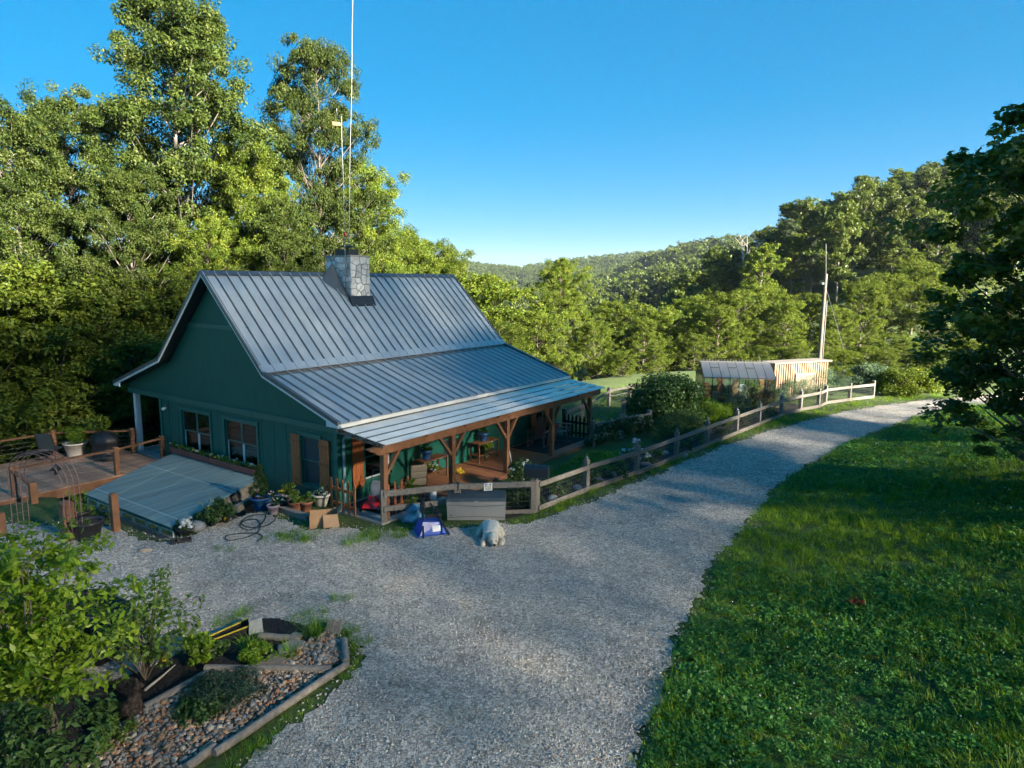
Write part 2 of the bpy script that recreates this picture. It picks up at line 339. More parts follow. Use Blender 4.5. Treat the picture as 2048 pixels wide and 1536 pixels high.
def flat_sheet(name, poly, z, mat, ragged_amp=.16, step=.14, parent=None):
    import bmesh
    pts = ragged(poly, step, ragged_amp); bm = bmesh.new(); vs = [bm.verts.new((x, y, z)) for x, y in pts]; f = bm.faces.new(vs)
    if f.normal.z < 0: f.normal_flip()
    bmesh.ops.triangulate(bm, faces=[f]); me = bpy.data.meshes.new(name); bm.to_mesh(me); bm.free()
    for p in me.polygons:
        if p.normal.z < 0: p.flip()
    return obj(name, me, parent, mat)
tag(flat_sheet('gravel_drive', GRAVEL, 0.006, m), kind='structure')
# ---------------------------------------------------------------- materials of the house
M = MATS
plain('siding', (.012, .108, .080), .5, .20, 2.0, (1, 14, .6), bump=.25, bscale=5, spec=.3)
plain('green_trim', (.016, .125, .10), .45, .10, 4.0)
plain('white_trim', (.62, .66, .66), .5, .10, 5.0)
plain('window_frame', (.55, .62, .62), .4, .06, 8.0)
plain('roof_metal', (.42, .45, .455), .40, .12, 1.1, (1, 1, 1), metal=.35, objvar=.03, spec=.5)
plain('roof_edge', (.10, .115, .125), .4, .10, 3.0, metal=.4)
plain('stained_wood', (.175, .078, .036), .6, .35, 3.0, (1, 1, 1), bump=.2, bscale=30, objvar=.12)
plain('shutter_wood', (.40, .115, .032), .6, .28, 5.0, (6, 6, 1), bump=.2, objvar=.08)
plain('old_wood', (.185, .165, .142), .8, .35, 6.0, (2, 2, 2), bump=.35, bscale=40, objvar=.12)
plain('deck_board', (.40, .235, .155), .65, .30, 3.0, (1, 1, 1), bump=.2, bscale=30, objvar=.22)
plain('porch_board', (.30, .125, .060), .6, .25, 3.0, objvar=.16, bump=.15, bscale=30)
plain('roof_sheet', (.80, .76, .68), .65, .10, 2.0, objvar=.05)
plain('mortar', (.22, .21, .20), .95, .2, 20)
plain('chimney_stone', (.58, .56, .53), .85, .22, 5.0, bump=.6, bscale=14, objvar=.28)
plain('black_metal', (.015, .016, .018), .45, .2, 8)
plain('galvanised', (.22, .225, .23), .35, .15, 6, metal=.7)
plain('downspout', (.16, .30, .34), .4, .1, 4)
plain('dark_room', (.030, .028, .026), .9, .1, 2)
plain('red_wood', (.22, .06, .045), .7, .25, 4, objvar=.1)
plain('curtain', (.42, .40, .37), .9, .2, 3, (1, 25, 1))
plain('plastic_white', (.7, .7, .68), .4, .05, 4)
plain('insect_screen', (.010, .034, .048), .4, .1, 3)
glass_mat('window_glass', (.75, .80, .80), .10)
plain('concrete', (.30, .29, .27), .9, .2, 6, bump=.3)

ZE, ZB, ZR, W2, WB, LEN, UG = 2.626, 3.7365, 6.7255, 6.25, 3.277, 12.476, 0.4375
house = thing('farmhouse', 'dark green gabled farmhouse with blue-grey standing seam metal roof and long timber porch', 'house', (HX, HY, 0), YAW)
def part(name, mb, mat, parent=None): return mb.build(name, M[mat] if isinstance(mat, str) else mat, parent or house)

def wall_face(mb, fixed, axis, a0, a1, z0, z1, holes, depth, sgn):
    """a wall plane with openings and reveals; axis 'u': wall at u=fixed spanning w; axis 'w': wall at w=fixed spanning u"""
    A = sorted({a0, a1, *[h[0] for h in holes], *[h[1] for h in holes]}); Z = sorted({z0, z1, *[h[2] for h in holes], *[h[3] for h in holes]})
    P = (lambda a, z, d=0: (fixed + d, a, z)) if axis == 'u' else (lambda a, z, d=0: (a, fixed + d, z))
    for i in range(len(A) - 1):
        for j in range(len(Z) - 1):
            am, zm = (A[i] + A[i + 1]) / 2, (Z[j] + Z[j + 1]) / 2
            if any(h[0] < am < h[1] and h[2] < zm < h[3] for h in holes): continue
            mb.add([P(A[i], Z[j]), P(A[i + 1], Z[j]), P(A[i + 1], Z[j + 1]), P(A[i], Z[j + 1])], [(0, 1, 2, 3)])
    for a, c, d, e in holes:
        for p, q in (((a, d), (c, d)), ((c, d), (c, e)), ((c, e), (a, e)), ((a, e), (a, d))):
            mb.add([P(*p), P(*q), P(*q, depth * sgn), P(*p, depth * sgn)], [(0, 1, 2, 3)])
# openings (a0, a1, z0, z1)
G_WIN = [(6.93, 8.68, .47, 1.93), (4.30, 6.06, .50, 1.92), (1.28, 2.11, .42, 1.91)]
P_WIN = [(1.45, 2.55, .55, 1.92), (5.0, 5.95, .12, 2.0), (10.85, 11.55, .50, 1.80)]
# the porch-side wall stands at w = 0.5, the gable wall at u = UG, the far walls close the room
mb = MB(); wall_face(mb, UG, 'u', .5, 10.125, -.5, 2.36, G_WIN, .14, 1)
roofline = [(.10, 2.36), (12.3, 2.36), (12.3, ZE - .09), (12.5 - WB, ZB - .12), (W2, ZR - .16), (WB, ZB - .12), (.10, ZE - .07)]
mb.prism(roofline, 0, UG - .012, UG + .12)
part('gable_wall', mb, 'siding')
mb = MB(); wall_face(mb, .5, 'w', UG, 12.05, -.3, 2.55, P_WIN, .14, 1); part('porch_wall', mb, 'siding')
mb = MB(); mb.box(UG + .13, 12.05, 10.02, 10.12, -3, 2.5); part('back_wall', mb, 'siding')
mb = MB(); mb.box(11.93, 12.05, .5, 10.12, -3, 2.36); mb.prism(roofline, 0, 11.94, 12.05); part('far_gable_wall', mb, 'siding')
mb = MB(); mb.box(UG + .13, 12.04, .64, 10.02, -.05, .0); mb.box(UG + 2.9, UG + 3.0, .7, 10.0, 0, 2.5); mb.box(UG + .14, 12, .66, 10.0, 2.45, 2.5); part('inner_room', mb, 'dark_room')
# belt course, upper band and corner boards, each a board proud of the siding
mb = MB(); mb.box(UG - .05, UG - .013, .02, 12.32, 2.19, 2.36); mb.box(UG - .075, UG - .013, .02, 12.34, 2.36, 2.385); part('belt_board', mb, 'green_trim')
mb = MB(); mb.box(UG - .05, UG - .013, 4.5, 8.0, 4.90, 5.03); mb.box(UG - .07, UG - .013, 4.5, 8.0, 5.03, 5.05); part('upper_band', mb, 'green_trim')
for a, c in ((.485, .63), (9.99, 10.14)):
    mb = MB(); mb.box(UG - .035, UG - .001, a, c, -.4, 2.189); part('corner_board', mb, 'green_trim')
for k in range(15):                              # batten seams of the siding
    w = 1.0 + k * .61
    if any(h[0] - .12 < w < h[1] + .12 for h in G_WIN): continue
    mb = MB(); mb.box(UG - .008, UG + .0, w - .012, w + .012, -.3, 2.189); part('siding_batten', mb, 'siding')

# windows: frame, two sashes, panes, curtains
def window(axis, fixed, h, cols, sgn, trim='green_trim', screen=False, curtain=True):
    a0, a1, z0, z1 = h
    def bx(mb, p0, p1, q0, q1, d0, d1):
        lo, hi = sorted((fixed + d0 * sgn, fixed + d1 * sgn))
        if axis == 'u': mb.box(lo, hi, p0, p1, q0, q1)
        else: mb.box(p0, p1, lo, hi, q0, q1)
    root = MB(); t_ = .09
    bx(root, a0 - t_, a0, z0 - t_, z1 + t_, -.04, .002); bx(root, a1, a1 + t_, z0 - t_, z1 + t_, -.04, .002)
    bx(root, a0, a1, z1, z1 + t_, -.04, .002); bx(root, a0, a1, z0 - t_, z0, -.05, .002); bx(root, a0 - t_ - .03, a1 + t_ + .03, z1 + t_, z1 + t_ + .03, -.06, .002)
    win = part('window', root, trim)
    step = (a1 - a0) / cols; zm = (z0 + z1) / 2
    for c in range(cols):
        s0, s1 = a0 + c * step + .004, a0 + (c + 1) * step - .004; f = .045
        for lo, hi, d in ((z0 + .003, zm + .02, .07), (zm - .02, z1 - .003, .035)):
            s = MB(); bx(s, s0, s0 + f, lo, hi, d, d + .03); bx(s, s1 - f, s1, lo, hi, d, d + .03); bx(s, s0 + f, s1 - f, hi - f, hi, d, d + .03); bx(s, s0 + f, s1 - f, lo, lo + f, d, d + .03)
            part('sash', s, 'window_frame' if (lo < zm - .1 and not screen) else trim, win)
            p = MB(); bx(p, s0 + f, s1 - f, lo + f, hi - f, d + .012, d + .016); part('pane', p, 'insect_screen' if screen else 'window_glass', win)
        if curtain:
            k = MB(); rows = []
            for zz in (z0, z1):
                rows.append([((fixed + (.2 + .02 * math.sin(i * 1.9)) * sgn, s0 + .05 + i * .018, zz) if axis == 'u' else (s0 + .05 + i * .018, fixed + (.2 + .02 * math.sin(i * 1.9)) * sgn, zz)) for i in range(int(.22 / .018))])
            k.sheet(rows); part('curtain', k, 'curtain', win)
    return win
window('u', UG, G_WIN[0], 2, 1); window('u', UG, G_WIN[1], 2, 1); window('u', UG, G_WIN[2], 1, 1, screen=True, curtain=False)
window('w', .5, P_WIN[0], 1, 1, curtain=False); window('w', .5, P_WIN[2], 1, 1, curtain=False)
# the door with a glazed storm frame
mb = MB(); mb.box(5.0, 5.95, .56, .60, .12, 2.0); door = part('door', mb, 'insect_screen')
mb = MB(); mb.box(5.0, 5.1, .52, .56, .12, 2.0); mb.box(5.85, 5.95, .52, .56, .12, 2.0); mb.box(5.1, 5.85, .52, .56, 1.9, 2.0); mb.box(5.1, 5.85, .52, .56, .12, .4); mb.box(5.1, 5.85, .52, .56, 1.05, 1.13); part('door_frame', mb, 'green_trim', door)
mb = MB(); mb.box(5.12, 5.16, .50, .52, 1.0, 1.15); mb.box(5.12, 5.26, .485, .50, 1.06, 1.08); part('handle', mb, 'galvanised', door)

# board-and-batten shutters: three boards, three battens, dark bolts
def shutter(axis, fixed, a0, a1, z0, z1, sgn):
    def bx(mb, p0, p1, q0, q1, d0, d1):
        lo, hi = sorted((fixed - d0 * sgn, fixed - d1 * sgn))
        if axis == 'u': mb.box(lo, hi, p0, p1, q0, q1)
        else: mb.box(p0, p1, lo, hi, q0, q1)
    w3 = (a1 - a0) / 3; root = None
    for i in range(3):
        s = MB(); bx(s, a0 + i * w3 + .004, a0 + (i + 1) * w3 - .004, z0 - rnd.uniform(0, .01), z1, .045, .065)
        root = part('shutter', s, 'shutter_wood') if i == 0 else (part('board', s, 'shutter_wood', root), root)[1]
    for q in (z0 + .11, (z0 + z1) / 2 - .02, z1 - .26):
        s = MB(); bx(s, a0 - .012, a1 + .006, q, q + .13, .066, .088); part('batten', s, 'shutter_wood', root)
        s = MB()
        for i in range(3):
            c = a0 + (i + .5) * w3; bx(s, c - .018, c + .018, q + .047, q + .083, .089, .097)
        part('bolts', s, 'black_metal', root)['kind'] = 'stuff'
shutter('u', UG, .82, 1.24, .38, 1.92, 1); shutter('u', UG, 2.13, 2.55, .38, 1.93, 1)
shutter('w', .5, .93, 1.36, .40, 1.96, 1); shutter('w', .5, 10.42, 10.78, .42, 1.75, 1); shutter('w', .5, 11.6, 11.95, .42, 1.75, 1)

# ---------------------------------------------------------------- the roof: every seamed pan is a piece
def slope_pan(w0, z0, w1, z1, pan):              # pan lying between (w0,z0) eave side and (w1,z1), starting at u=0
    n_ = Vector((0, -(z1 - z0), w1 - w0)).normalized() * (1 if w1 > w0 else -1)
    if n_.z < 0: n_ = -n_
    th = n_ * .02; sm = n_ * .055; mb = MB()
    a, b_ = Vector((.004, w0, z0)), Vector((.004, w1, z1)); du = Vector((pan - .034, 0, 0)); ds = Vector((.026, 0, 0))
    lo = -n_ * .03
    mb.hexa([a + lo, a + du + lo, b_ + du + lo, b_ + lo], [a, a + du, b_ + du, b_])
    mb.hexa([a, a + ds, b_ + ds, b_], [a + sm, a + ds + sm, b_ + ds + sm, b_ + sm])
    for q in (.33, .66):                        # pencil ribs in the pan
        c = Vector((pan * q, 0, 0)); r = Vector((.012, 0, 0)); h = n_ * .006; mb.add([a + c - r, a + c + h, a + c + r, b_ + c - r, b_ + c + h, b_ + c + r], [(0, 1, 4, 3), (1, 2, 5, 4)])
    return mb.mesh('roof_pan')
roof = MB(); roof.box(-.03, LEN + .03, W2 - .10, W2 + .10, ZR - .02, ZR + .0); 
roof = MB(); 
for s in (-1, 1):
    roof.hexa([(-.04, W2, ZR + .045), (LEN + .04, W2, ZR + .045), (LEN + .04, W2 + s * .16, ZR - .09), (-.04, W2 + s * .16, ZR - .09)], [(-.04, W2, ZR + .065), (LEN + .04, W2, ZR + .065), (LEN + .04, W2 + s * .17, ZR - .075), (-.04, W2 + s * .17, ZR - .075)])
roof = part('roof', roof, 'roof_edge')
NP = 30; PAN = LEN / NP
up = slope_pan(WB - .02, ZB + .01, W2 - .03, ZR - .005, PAN); lowp = slope_pan(-.06, ZE - .02, WB + .12, ZB - .015, PAN)
CH_U = (4.02, 4.92); CH_W = 3.72
for me_ in (up, lowp): me_.materials.append(M['roof_metal'])
for i in range(NP):
    for me_ in (up, lowp):
        o = obj('roof_pan', me_, roof); o.location = (i * PAN, 0, 0)
mb = MB(); q = lambda w0, z0, w1, z1: mb.hexa([(0, w0, z0 - .05), (LEN, w0, z0 - .05), (LEN, w1, z1 - .05), (0, w1, z1 - .05)], [(0, w0, z0), (LEN, w0, z0), (LEN, w1, z1), (0, w1, z1)])
q(12.56, ZE - .03, 12.5 - WB, ZB); q(12.5 - WB, ZB, W2, ZR - .01); part('back_slope', mb, 'roof_metal', roof)
mb = MB(); q(.0, ZE - .06, WB, ZB - .05); q(WB, ZB - .05, W2, ZR - .06); part('roof_deck', mb, 'old_wood', roof)
mb = MB(); mb.hexa([(-.02, WB - .06, ZB - .01), (LEN + .02, WB - .06, ZB - .01), (LEN + .02, WB + .14, ZB + .19), (-.02, WB + .14, ZB + .19)], [(-.02, WB - .075, ZB + .01), (LEN + .02, WB - .075, ZB + .01), (LEN + .02, WB + .125, ZB + .215), (-.02, WB + .125, ZB + .215)])
part('break_flashing', mb, 'roof_metal', roof)
# rakes: dark metal edge over a white barge board
def rake(u0, u1, pts, off0, off1, name, mat, roofp):
    mb = MB()
    for (w0, z0), (w1, z1) in zip(pts[:-1], pts[1:]):
        mb.hexa([(u0, w0, z0 + off0), (u1, w0, z0 + off0), (u1, w1, z1 + off0), (u0, w1, z1 + off0)], [(u0, w0, z0 + off1), (u1, w0, z0 + off1), (u1, w1, z1 + off1), (u0, w1, z1 + off1)])
    return part(name, mb, mat, roofp)
RK = [(-.07, ZE - .02), (WB, ZB), (W2, ZR + .02)]; RKB = [(12.57, ZE - .03), (12.5 - WB, ZB), (W2, ZR + .02)]
for u0, u1 in ((-.03, .085), (LEN - .085, LEN + .03)):
    for pts in (RK, RKB): rake(u0, u1, pts, -.06, .055, 'rake_edge', 'roof_edge', roof)
for u0, u1 in ((-.015, .02), (LEN - .02, LEN + .015)):
    for pts in (RK, RKB): rake(u0, u1, pts, -.135, -.061, 'barge_board', 'white_trim', roof)
for pts in (RK, RKB): rake(.021, UG, pts, -.125, -.095, 'soffit', 'black_metal', roof)
for w0, w1 in ((-.06, .42), (12.56, 12.1)):
    mb = MB(); mb.prism([(w0, ZE - .15), (w1, ZE - .15 - .0), (w1, ZE + .02 - .0)], 0, -.012, .018); part('eave_return', mb, 'white_trim', roof)
# gutter, downspout
mb = MB(); mb.prism([(-.19, 2.50), (-.07, 2.47), (-.07, 2.58), (-.085, 2.58), (-.085, 2.49), (-.175, 2.515), (-.175, 2.59), (-.19, 2.59)], 0, 0, LEN); part('gutter', mb, 'roof_sheet', roof)
mb = MB(); mb.tube([(.55, -.12, 2.50), (.55, -.12, 2.2), (.6, .40, 2.05), (.6, .43, 1.95), (.6, .43, .1)], .045, 8); part('downspout', mb, 'downspout')
# white post of the side porch and its floor, wall lamp
mb = MB(); mb.box(UG - .02, UG + .16, 11.86, 12.02, -.1, 2.19); part('porch_post', mb, 'white_trim')['label'] = 'white square post under the far eave'
mb = MB(); mb.box(UG - .1, 12, 10.13, 12.3, -.28, -.06); part('side_porch_floor', mb, 'concrete')
mb = MB(); mb.box(UG - .06, UG - .03, 9.58, 9.70, 1.86, 1.98); lamp = part('wall_lamp', mb, 'galvanised')
for s, w in ((-1, 9.56), (1, 9.71)):
    mb = MB(); mb.lathe([(.02, 0), (.045, .03), (.055, .12)], 10); o = mb.build('lamp_head', M['plastic_white'], lamp, (UG - .08, w, 1.90), (math.radians(115), 0, s * .6 - 1.57))

# ---------------------------------------------------------------- chimney of rubble stone
CU0, CU1, CW0, CW1, CZ0, CZ1 = 5.33, 6.27, 5.2, 6.6, 5.0, 7.38
mb = MB(); mb.box(CU0 + .03, CU1 - .03, CW0 + .03, CW1 - .03, CZ0, CZ1); chim = part('chimney', mb, 'mortar'); chim['label'] = 'rubble stone chimney of pale grey stones'
def face_cells(w, h, seed, nx, ny):
    """irregular stones on a w x h face: jittered seeds, clipped Voronoi cells"""
    r = random.Random(seed); S = []
    for j in range(ny):
        for i in range(nx): S.append(((i + .5 + (.5 if j % 2 else 0) * .6 + r.uniform(-.38, .38)) / nx * w, (j + .5 + r.uniform(-.38, .38)) / ny * h))
    cells = []
    for s in S:
        poly = [(0, 0), (w, 0), (w, h), (0, h)]
        for t_ in S:
            if t_ is s: continue
            mx_, my_ = (s[0] + t_[0]) / 2, (s[1] + t_[1]) / 2; nx_, ny_ = t_[0] - s[0], t_[1] - s[1]; out = []
            for a, b_ in zip(poly, poly[1:] + poly[:1]):
                da = (a[0] - mx_) * nx_ + (a[1] - my_) * ny_; db = (b_[0] - mx_) * nx_ + (b_[1] - my_) * ny_
                if da <= 0: out.append(a)
                if da * db < 0: q_ = da / (da - db); out.append((a[0] + (b_[0] - a[0]) * q_, a[1] + (b_[1] - a[1]) * q_))
            poly = out
            if len(poly) < 3: break
        if len(poly) >= 3: cells.append(poly)
    return cells
def stones(w, h, P, nrm, seed, nx, ny):
    r = random.Random(seed + 5)
    for poly in face_cells(w, h, seed, nx, ny):
        cx, cy = sum(p[0] for p in poly) / len(poly), sum(p[1] for p in poly) / len(poly); d = r.uniform(.015, .045); mb = MB(); n_ = len(poly)
        sh = lambda k: [(cx + (p[0] - cx) * k, cy + (p[1] - cy) * k) for p in poly]
        ms_ = max(.05, min(math.hypot(p[0] - cx, p[1] - cy) for p in poly)); k1 = max(.5, 1 - .016 / ms_); k2 = max(.4, 1 - .035 / ms_)
        vs = [P(*p, 0) for p in sh(k1)] + [P(*p, d * .8) for p in sh(k1)] + [P(*p, d) for p in sh(k2)]
        mb.add(vs, [(i, (i + 1) % n_, n_ + (i + 1) % n_, n_ + i) for i in range(n_)] + [(n_ + i, n_ + (i + 1) % n_, 2 * n_ + (i + 1) % n_, 2 * n_ + i) for i in range(n_)] + [tuple(range(2 * n_, 3 * n_))])
        part('stone', mb, 'chimney_stone', chim)
o0 = .03
stones(CU1 - CU0, CZ1 - 5.62, lambda a, z, d: (CU0 + a, CW0 + o0 - d, 5.62 + z), 0, 11, 4, 7)
stones(CW1 - CW0, CZ1 - 5.7, lambda a, z, d: (CU0 + o0 - d, CW1 - a, 5.7 + z), 0, 23, 6, 7)
stones(CU1 - CU0, CZ1 - 6.2, lambda a, z, d: (CU1 - a, CW1 - o0 + d, 6.2 + z), 0, 31, 4, 5)
stones(CW1 - CW0, CZ1 - 5.7, lambda a, z, d: (CU1 - o0 + d, CW0 + a, 5.7 + z), 0, 41, 6, 7)
mb = MB(); mb.box(CU0 - .03, CU1 + .03, CW0 - .03, CW1 + .03, CZ1, CZ1 + .05); part('cap_slab', mb, 'concrete', chim)
mb = MB(); mb.box(CU0 + .22, CU1 - .22, CW0 + .35, CW1 - .3, CZ1 + .05, CZ1 + .28); part('flue', mb, 'black_metal', chim)
mb = MB(); mb.lathe([(.33, 0), (.30, .03), (.12, .07)], 14, (CU0 + .44, CW0 + .66, CZ1 + .36)); mb.box(CU0 + .3, CU0 + .33, CW0 + .6, CW0 + .63, CZ1 + .28, CZ1 + .37); mb.box(CU0 + .55, CU0 + .58, CW0 + .7, CW0 + .73, CZ1 + .28, CZ1 + .37); part('rain_cap', mb, 'black_metal', chim)
zs = lambda w: ZB + (ZR - ZB) * (w - WB) / (W2 - WB)
mb = MB(); mb.hexa([(CU0 - .12, CW0 - .18, zs(CW0 - .18) + .05), (CU1 + .12, CW0 - .18, zs(CW0 - .18) + .05), (CU1 + .12, CW0 + .04, zs(CW0) + .14), (CU0 - .12, CW0 + .04, zs(CW0) + .14)], [(CU0 - .12, CW0 - .19, zs(CW0 - .18) + .07), (CU1 + .12, CW0 - .19, zs(CW0 - .18) + .07), (CU1 + .12, CW0 - .03, zs(CW0) + .25), (CU0 - .12, CW0 - .03, zs(CW0) + .25)]); part('apron_flashing', mb, 'black_metal', chim)
for u0, u1 in ((CU0 - .06, CU0 - .005), (CU1 + .005, CU1 + .06)):
    mb = MB(); mb.hexa([(u0, CW0 - .05, zs(CW0) - .02), (u1, CW0 - .05, zs(CW0) - .02), (u1, W2, ZR + .02), (u0, W2, ZR + .02)], [(u0, CW0 - .05, zs(CW0) + .16), (u1, CW0 - .05, zs(CW0) + .16), (u1, W2, ZR + .2), (u0, W2, ZR + .2)]); part('side_flashing', mb, 'roof_edge', chim)
mb = MB(); mb.add([(CU0 - .75, W2 - .3, zs(W2 - .3) + .06), (CU0 - .30, W2, ZR + .08), (CU0 - .06, W2 - .1, ZR + .42), (CU0 - .06, CW0 + .1, zs(CW0) + .16)], [(0, 1, 2), (0, 2, 3)]); part('cricket', mb, 'roof_edge', chim)

# ---------------------------------------------------------------- the porch
PW = -1.5
PU = [.30, 3.15, 6.0, 8.88, 11.78]
def parts_of(name, items, mat, parent=None):
    for mb in items: part(name, mb, mat, parent)
mb = MB(); mb.box(.12, 12.55, PW - .07, PW + .07, 1.93, 2.16); beam = part('porch_beam', mb, 'stained_wood')
mb = MB(); mb.prism([(.12 - .42, 2.16), (.12, 2.16), (.12, 1.93), (.02, 1.95), (-.08, 2.05), (-.2, 2.07)], 1, PW - .066, PW + .066); part('carved_end', mb, 'stained_wood', beam)
for i, u in enumerate(PU):
    z0 = 0.0 if i < 2 else .0
    mb = MB(); mb.box(u - .075, u + .075, PW - .075, PW + .075, z0, 1.93); po = part('porch_column', mb, 'stained_wood')
    for s in (-1, 1):
        if i == 0 and s < 0 or i == 4 and s > 0: continue
        mb = MB(); mb.beam((u + s * .06, PW, 1.32), (u + s * .58, PW, 1.95), .09, .10, (0, 1, 0)); part('knee_brace', mb, 'stained_wood', po)
# rafters, purlins and the pale corrugated sheets between them
zr_ = lambda w: 2.245 + (w - (-1.72)) * .115
for i in range(8):
    u = .16 + i * 12.2 / 7; mb = MB(); mb.beam((u, .2, zr_(.2) - .09), (u, -1.66, zr_(-1.66) - .07), .05, .12); part('porch_rafter', mb, 'old_wood' if i == 0 else 'stained_wood')
courses = [(-1.82, -1.52), (-1.44, -1.10), (-1.02, -.68), (-.60, -.14)]
for k, (wa, wb_) in enumerate(courses):
    mb = MB(); mb.box(.0, 12.45, wb_ - .03, wb_ + .085, zr_(wb_) - .055, zr_(wb_) - .004); part('purlin', mb, 'soil' if 'soil' in M else 'dark_room')
    for j in range(6):
        u0 = .05 + j * 2.065; rows = []
        nseg = 52; us = [u0 + 2.09 * i / nseg for i in range(nseg + 1)]
        for w in (wa, wb_): rows.append([(u, w, zr_(w) + .016 * math.cos(i * math.pi / 1.0) + .016 + (.004 if j % 2 else 0) - .004 * k * 0) for i, u in enumerate(us)])
        mb = MB(); mb.sheet(rows, False); o = part('roofing_sheet', mb, 'roof_sheet')
# porch floor boards run across
NPB = 64; bw = (12.25 - 2.9) / NPB; pb = MB().box(.003, bw - .005, PW - .18, .49, .06, .10).mesh('porch_board'); pb.materials.append(M['porch_board'])
mb = MB(); mb.box(2.9, 12.25, PW - .14, .48, -.03, .055); pf = part('porch_floor', mb, 'black_metal'); pf['label'] = 'porch floor of reddish boards'
for i in range(NPB): o = obj('porch_board', pb, pf); o.location = (2.9 + i * bw, 0, 0)
mb = MB(); mb.box(.1, 2.9, PW - .1, .49, -.02, .04); part('porch_slab', mb, 'concrete')
mb = MB(); mb.box(2.9, 12.25, PW - .2, PW - .181, -.05, .055); part('porch_rim', mb, 'stained_wood')
# ---------------------------------------------------------------- trees: tapered trunk and limbs, crowns of leaf-sized faces in clumps
plain('bark', (.115, .095, .075), .9, .4, 4, (1, 1, .25), bump=.6, bscale=14, objvar=.2)
plain('pale_bark', (.20, .175, .15), .85, .35, 4, (1, 1, .3), bump=.4, objvar=.15)
plain('dead_wood', (.42, .38, .33), .9, .3, 6)
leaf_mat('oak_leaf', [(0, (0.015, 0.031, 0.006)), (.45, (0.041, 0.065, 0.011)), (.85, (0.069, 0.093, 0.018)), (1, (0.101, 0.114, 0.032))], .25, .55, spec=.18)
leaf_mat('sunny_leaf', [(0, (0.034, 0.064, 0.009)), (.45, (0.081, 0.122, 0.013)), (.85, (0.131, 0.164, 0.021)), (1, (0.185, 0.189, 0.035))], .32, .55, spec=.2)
leaf_mat('hill_leaf', [(0, (0.030, 0.055, 0.009)), (.5, (0.062, 0.093, 0.013)), (1, (0.110, 0.136, 0.023))], .30, .5, .3)
leaf_mat('maple_leaf', [(0, (0.025, 0.066, 0.012)), (.5, (0.053, 0.113, 0.017)), (.9, (0.101, 0.164, 0.023)), (1, (0.152, 0.189, 0.032))], .3, .5)
leaf_mat('pine_needle', [(0, (.028, .050, .016)), (1, (.060, .086, .030))], .1, .6)
def crown_points(r, H, base, R, n, prof):
    C = []; f1, f2, f3 = [r.uniform(0, 6.28) for _ in range(3)]
    for i in range(n):
        t = r.uniform(0, 1) ** .85; a = r.uniform(0, 2 * math.pi); lobe = .88 + .20 * math.sin(2 * a + f1 + 5 * t) + .16 * math.sin(3 * a + f2 - 9 * t) + .10 * math.sin(14 * t + f3)
        rr = R * prof(t) * math.sqrt(r.uniform(.10, 1)) * lobe
        C.append((rr * math.cos(a), rr * math.sin(a), base + (H - base) * t))
    return np.array(C)
def tree_meshes(name, seed, H, base, R, n, per, leaf, width, cr, prof, mat, bark, trunk_r=.22, limbs=.7, flat=.7, lean=.0, up=.5, out=.55, sprays=6):
    r = random.Random(seed); rr = np.random.default_rng(seed)
    C = crown_points(r, H - cr * .5, base, R, n, prof); rad = [cr * r.uniform(.6, 1.25) for _ in C]
    V, var = clump_leaves(C, rad, per, leaf, width, seed, up=up, out=out, flat=flat, cvar=.5, sprays=sprays); crown = quads_mesh('crown', V, var, mat)
    mb = MB(); k = 7; path = [Vector((lean * H * .3 * (i / k) ** 2 + r.uniform(-.12, .12) * (i > 0), r.uniform(-.12, .12) * (i > 0), H * .93 * i / k)) for i in range(k + 1)]
    mb.tube(path, [trunk_r * (1.25 if i == 0 else 1) * (1 - .88 * i / k) for i in range(k + 1)], 8)
    def on(z): q = min(max(z / (H * .93) * k, 0), k - .001); i = int(q); return path[i].lerp(path[i + 1], q - i)
    for c in C:
        if r.random() > limbs: continue
        d = math.hypot(c[0], c[1]); s = on(max(base * .8, c[2] - d * r.uniform(.5, 1.0) - .2)); e = Vector(c); m_ = s.lerp(e, .5) + Vector((r.uniform(-.15, .15), r.uniform(-.15, .15), -d * .08)); q = trunk_r * (.12 + .30 * (1 - c[2] / H))
        mb.tube([s, m_, e], [q, q * .6, q * .2], 5, False)
    tm = mb.mesh('trunk'); tm.materials.append(bark); return tm, crown
OAK = lambda t: .35 + .65 * math.sin(math.pi * min(1, (.12 + .88 * t)) ** .9) if t < .8 else .35 + .65 * math.sin(math.pi * .828) * (1 - (t - .8) / .28)
TALL = lambda t: (.70 + .30 * math.sin(math.pi * t)) * (1 if t < .78 else 1 - (t - .78) * 2.2)
ROUND = lambda t: math.sqrt(max(.16, 1 - (1.75 * t - .70) ** 2)) if t > .4 else .72 + .28 * t / .4
DOME = lambda t: math.sqrt(max(.30, 1 - ((t - .42) / .66) ** 2))
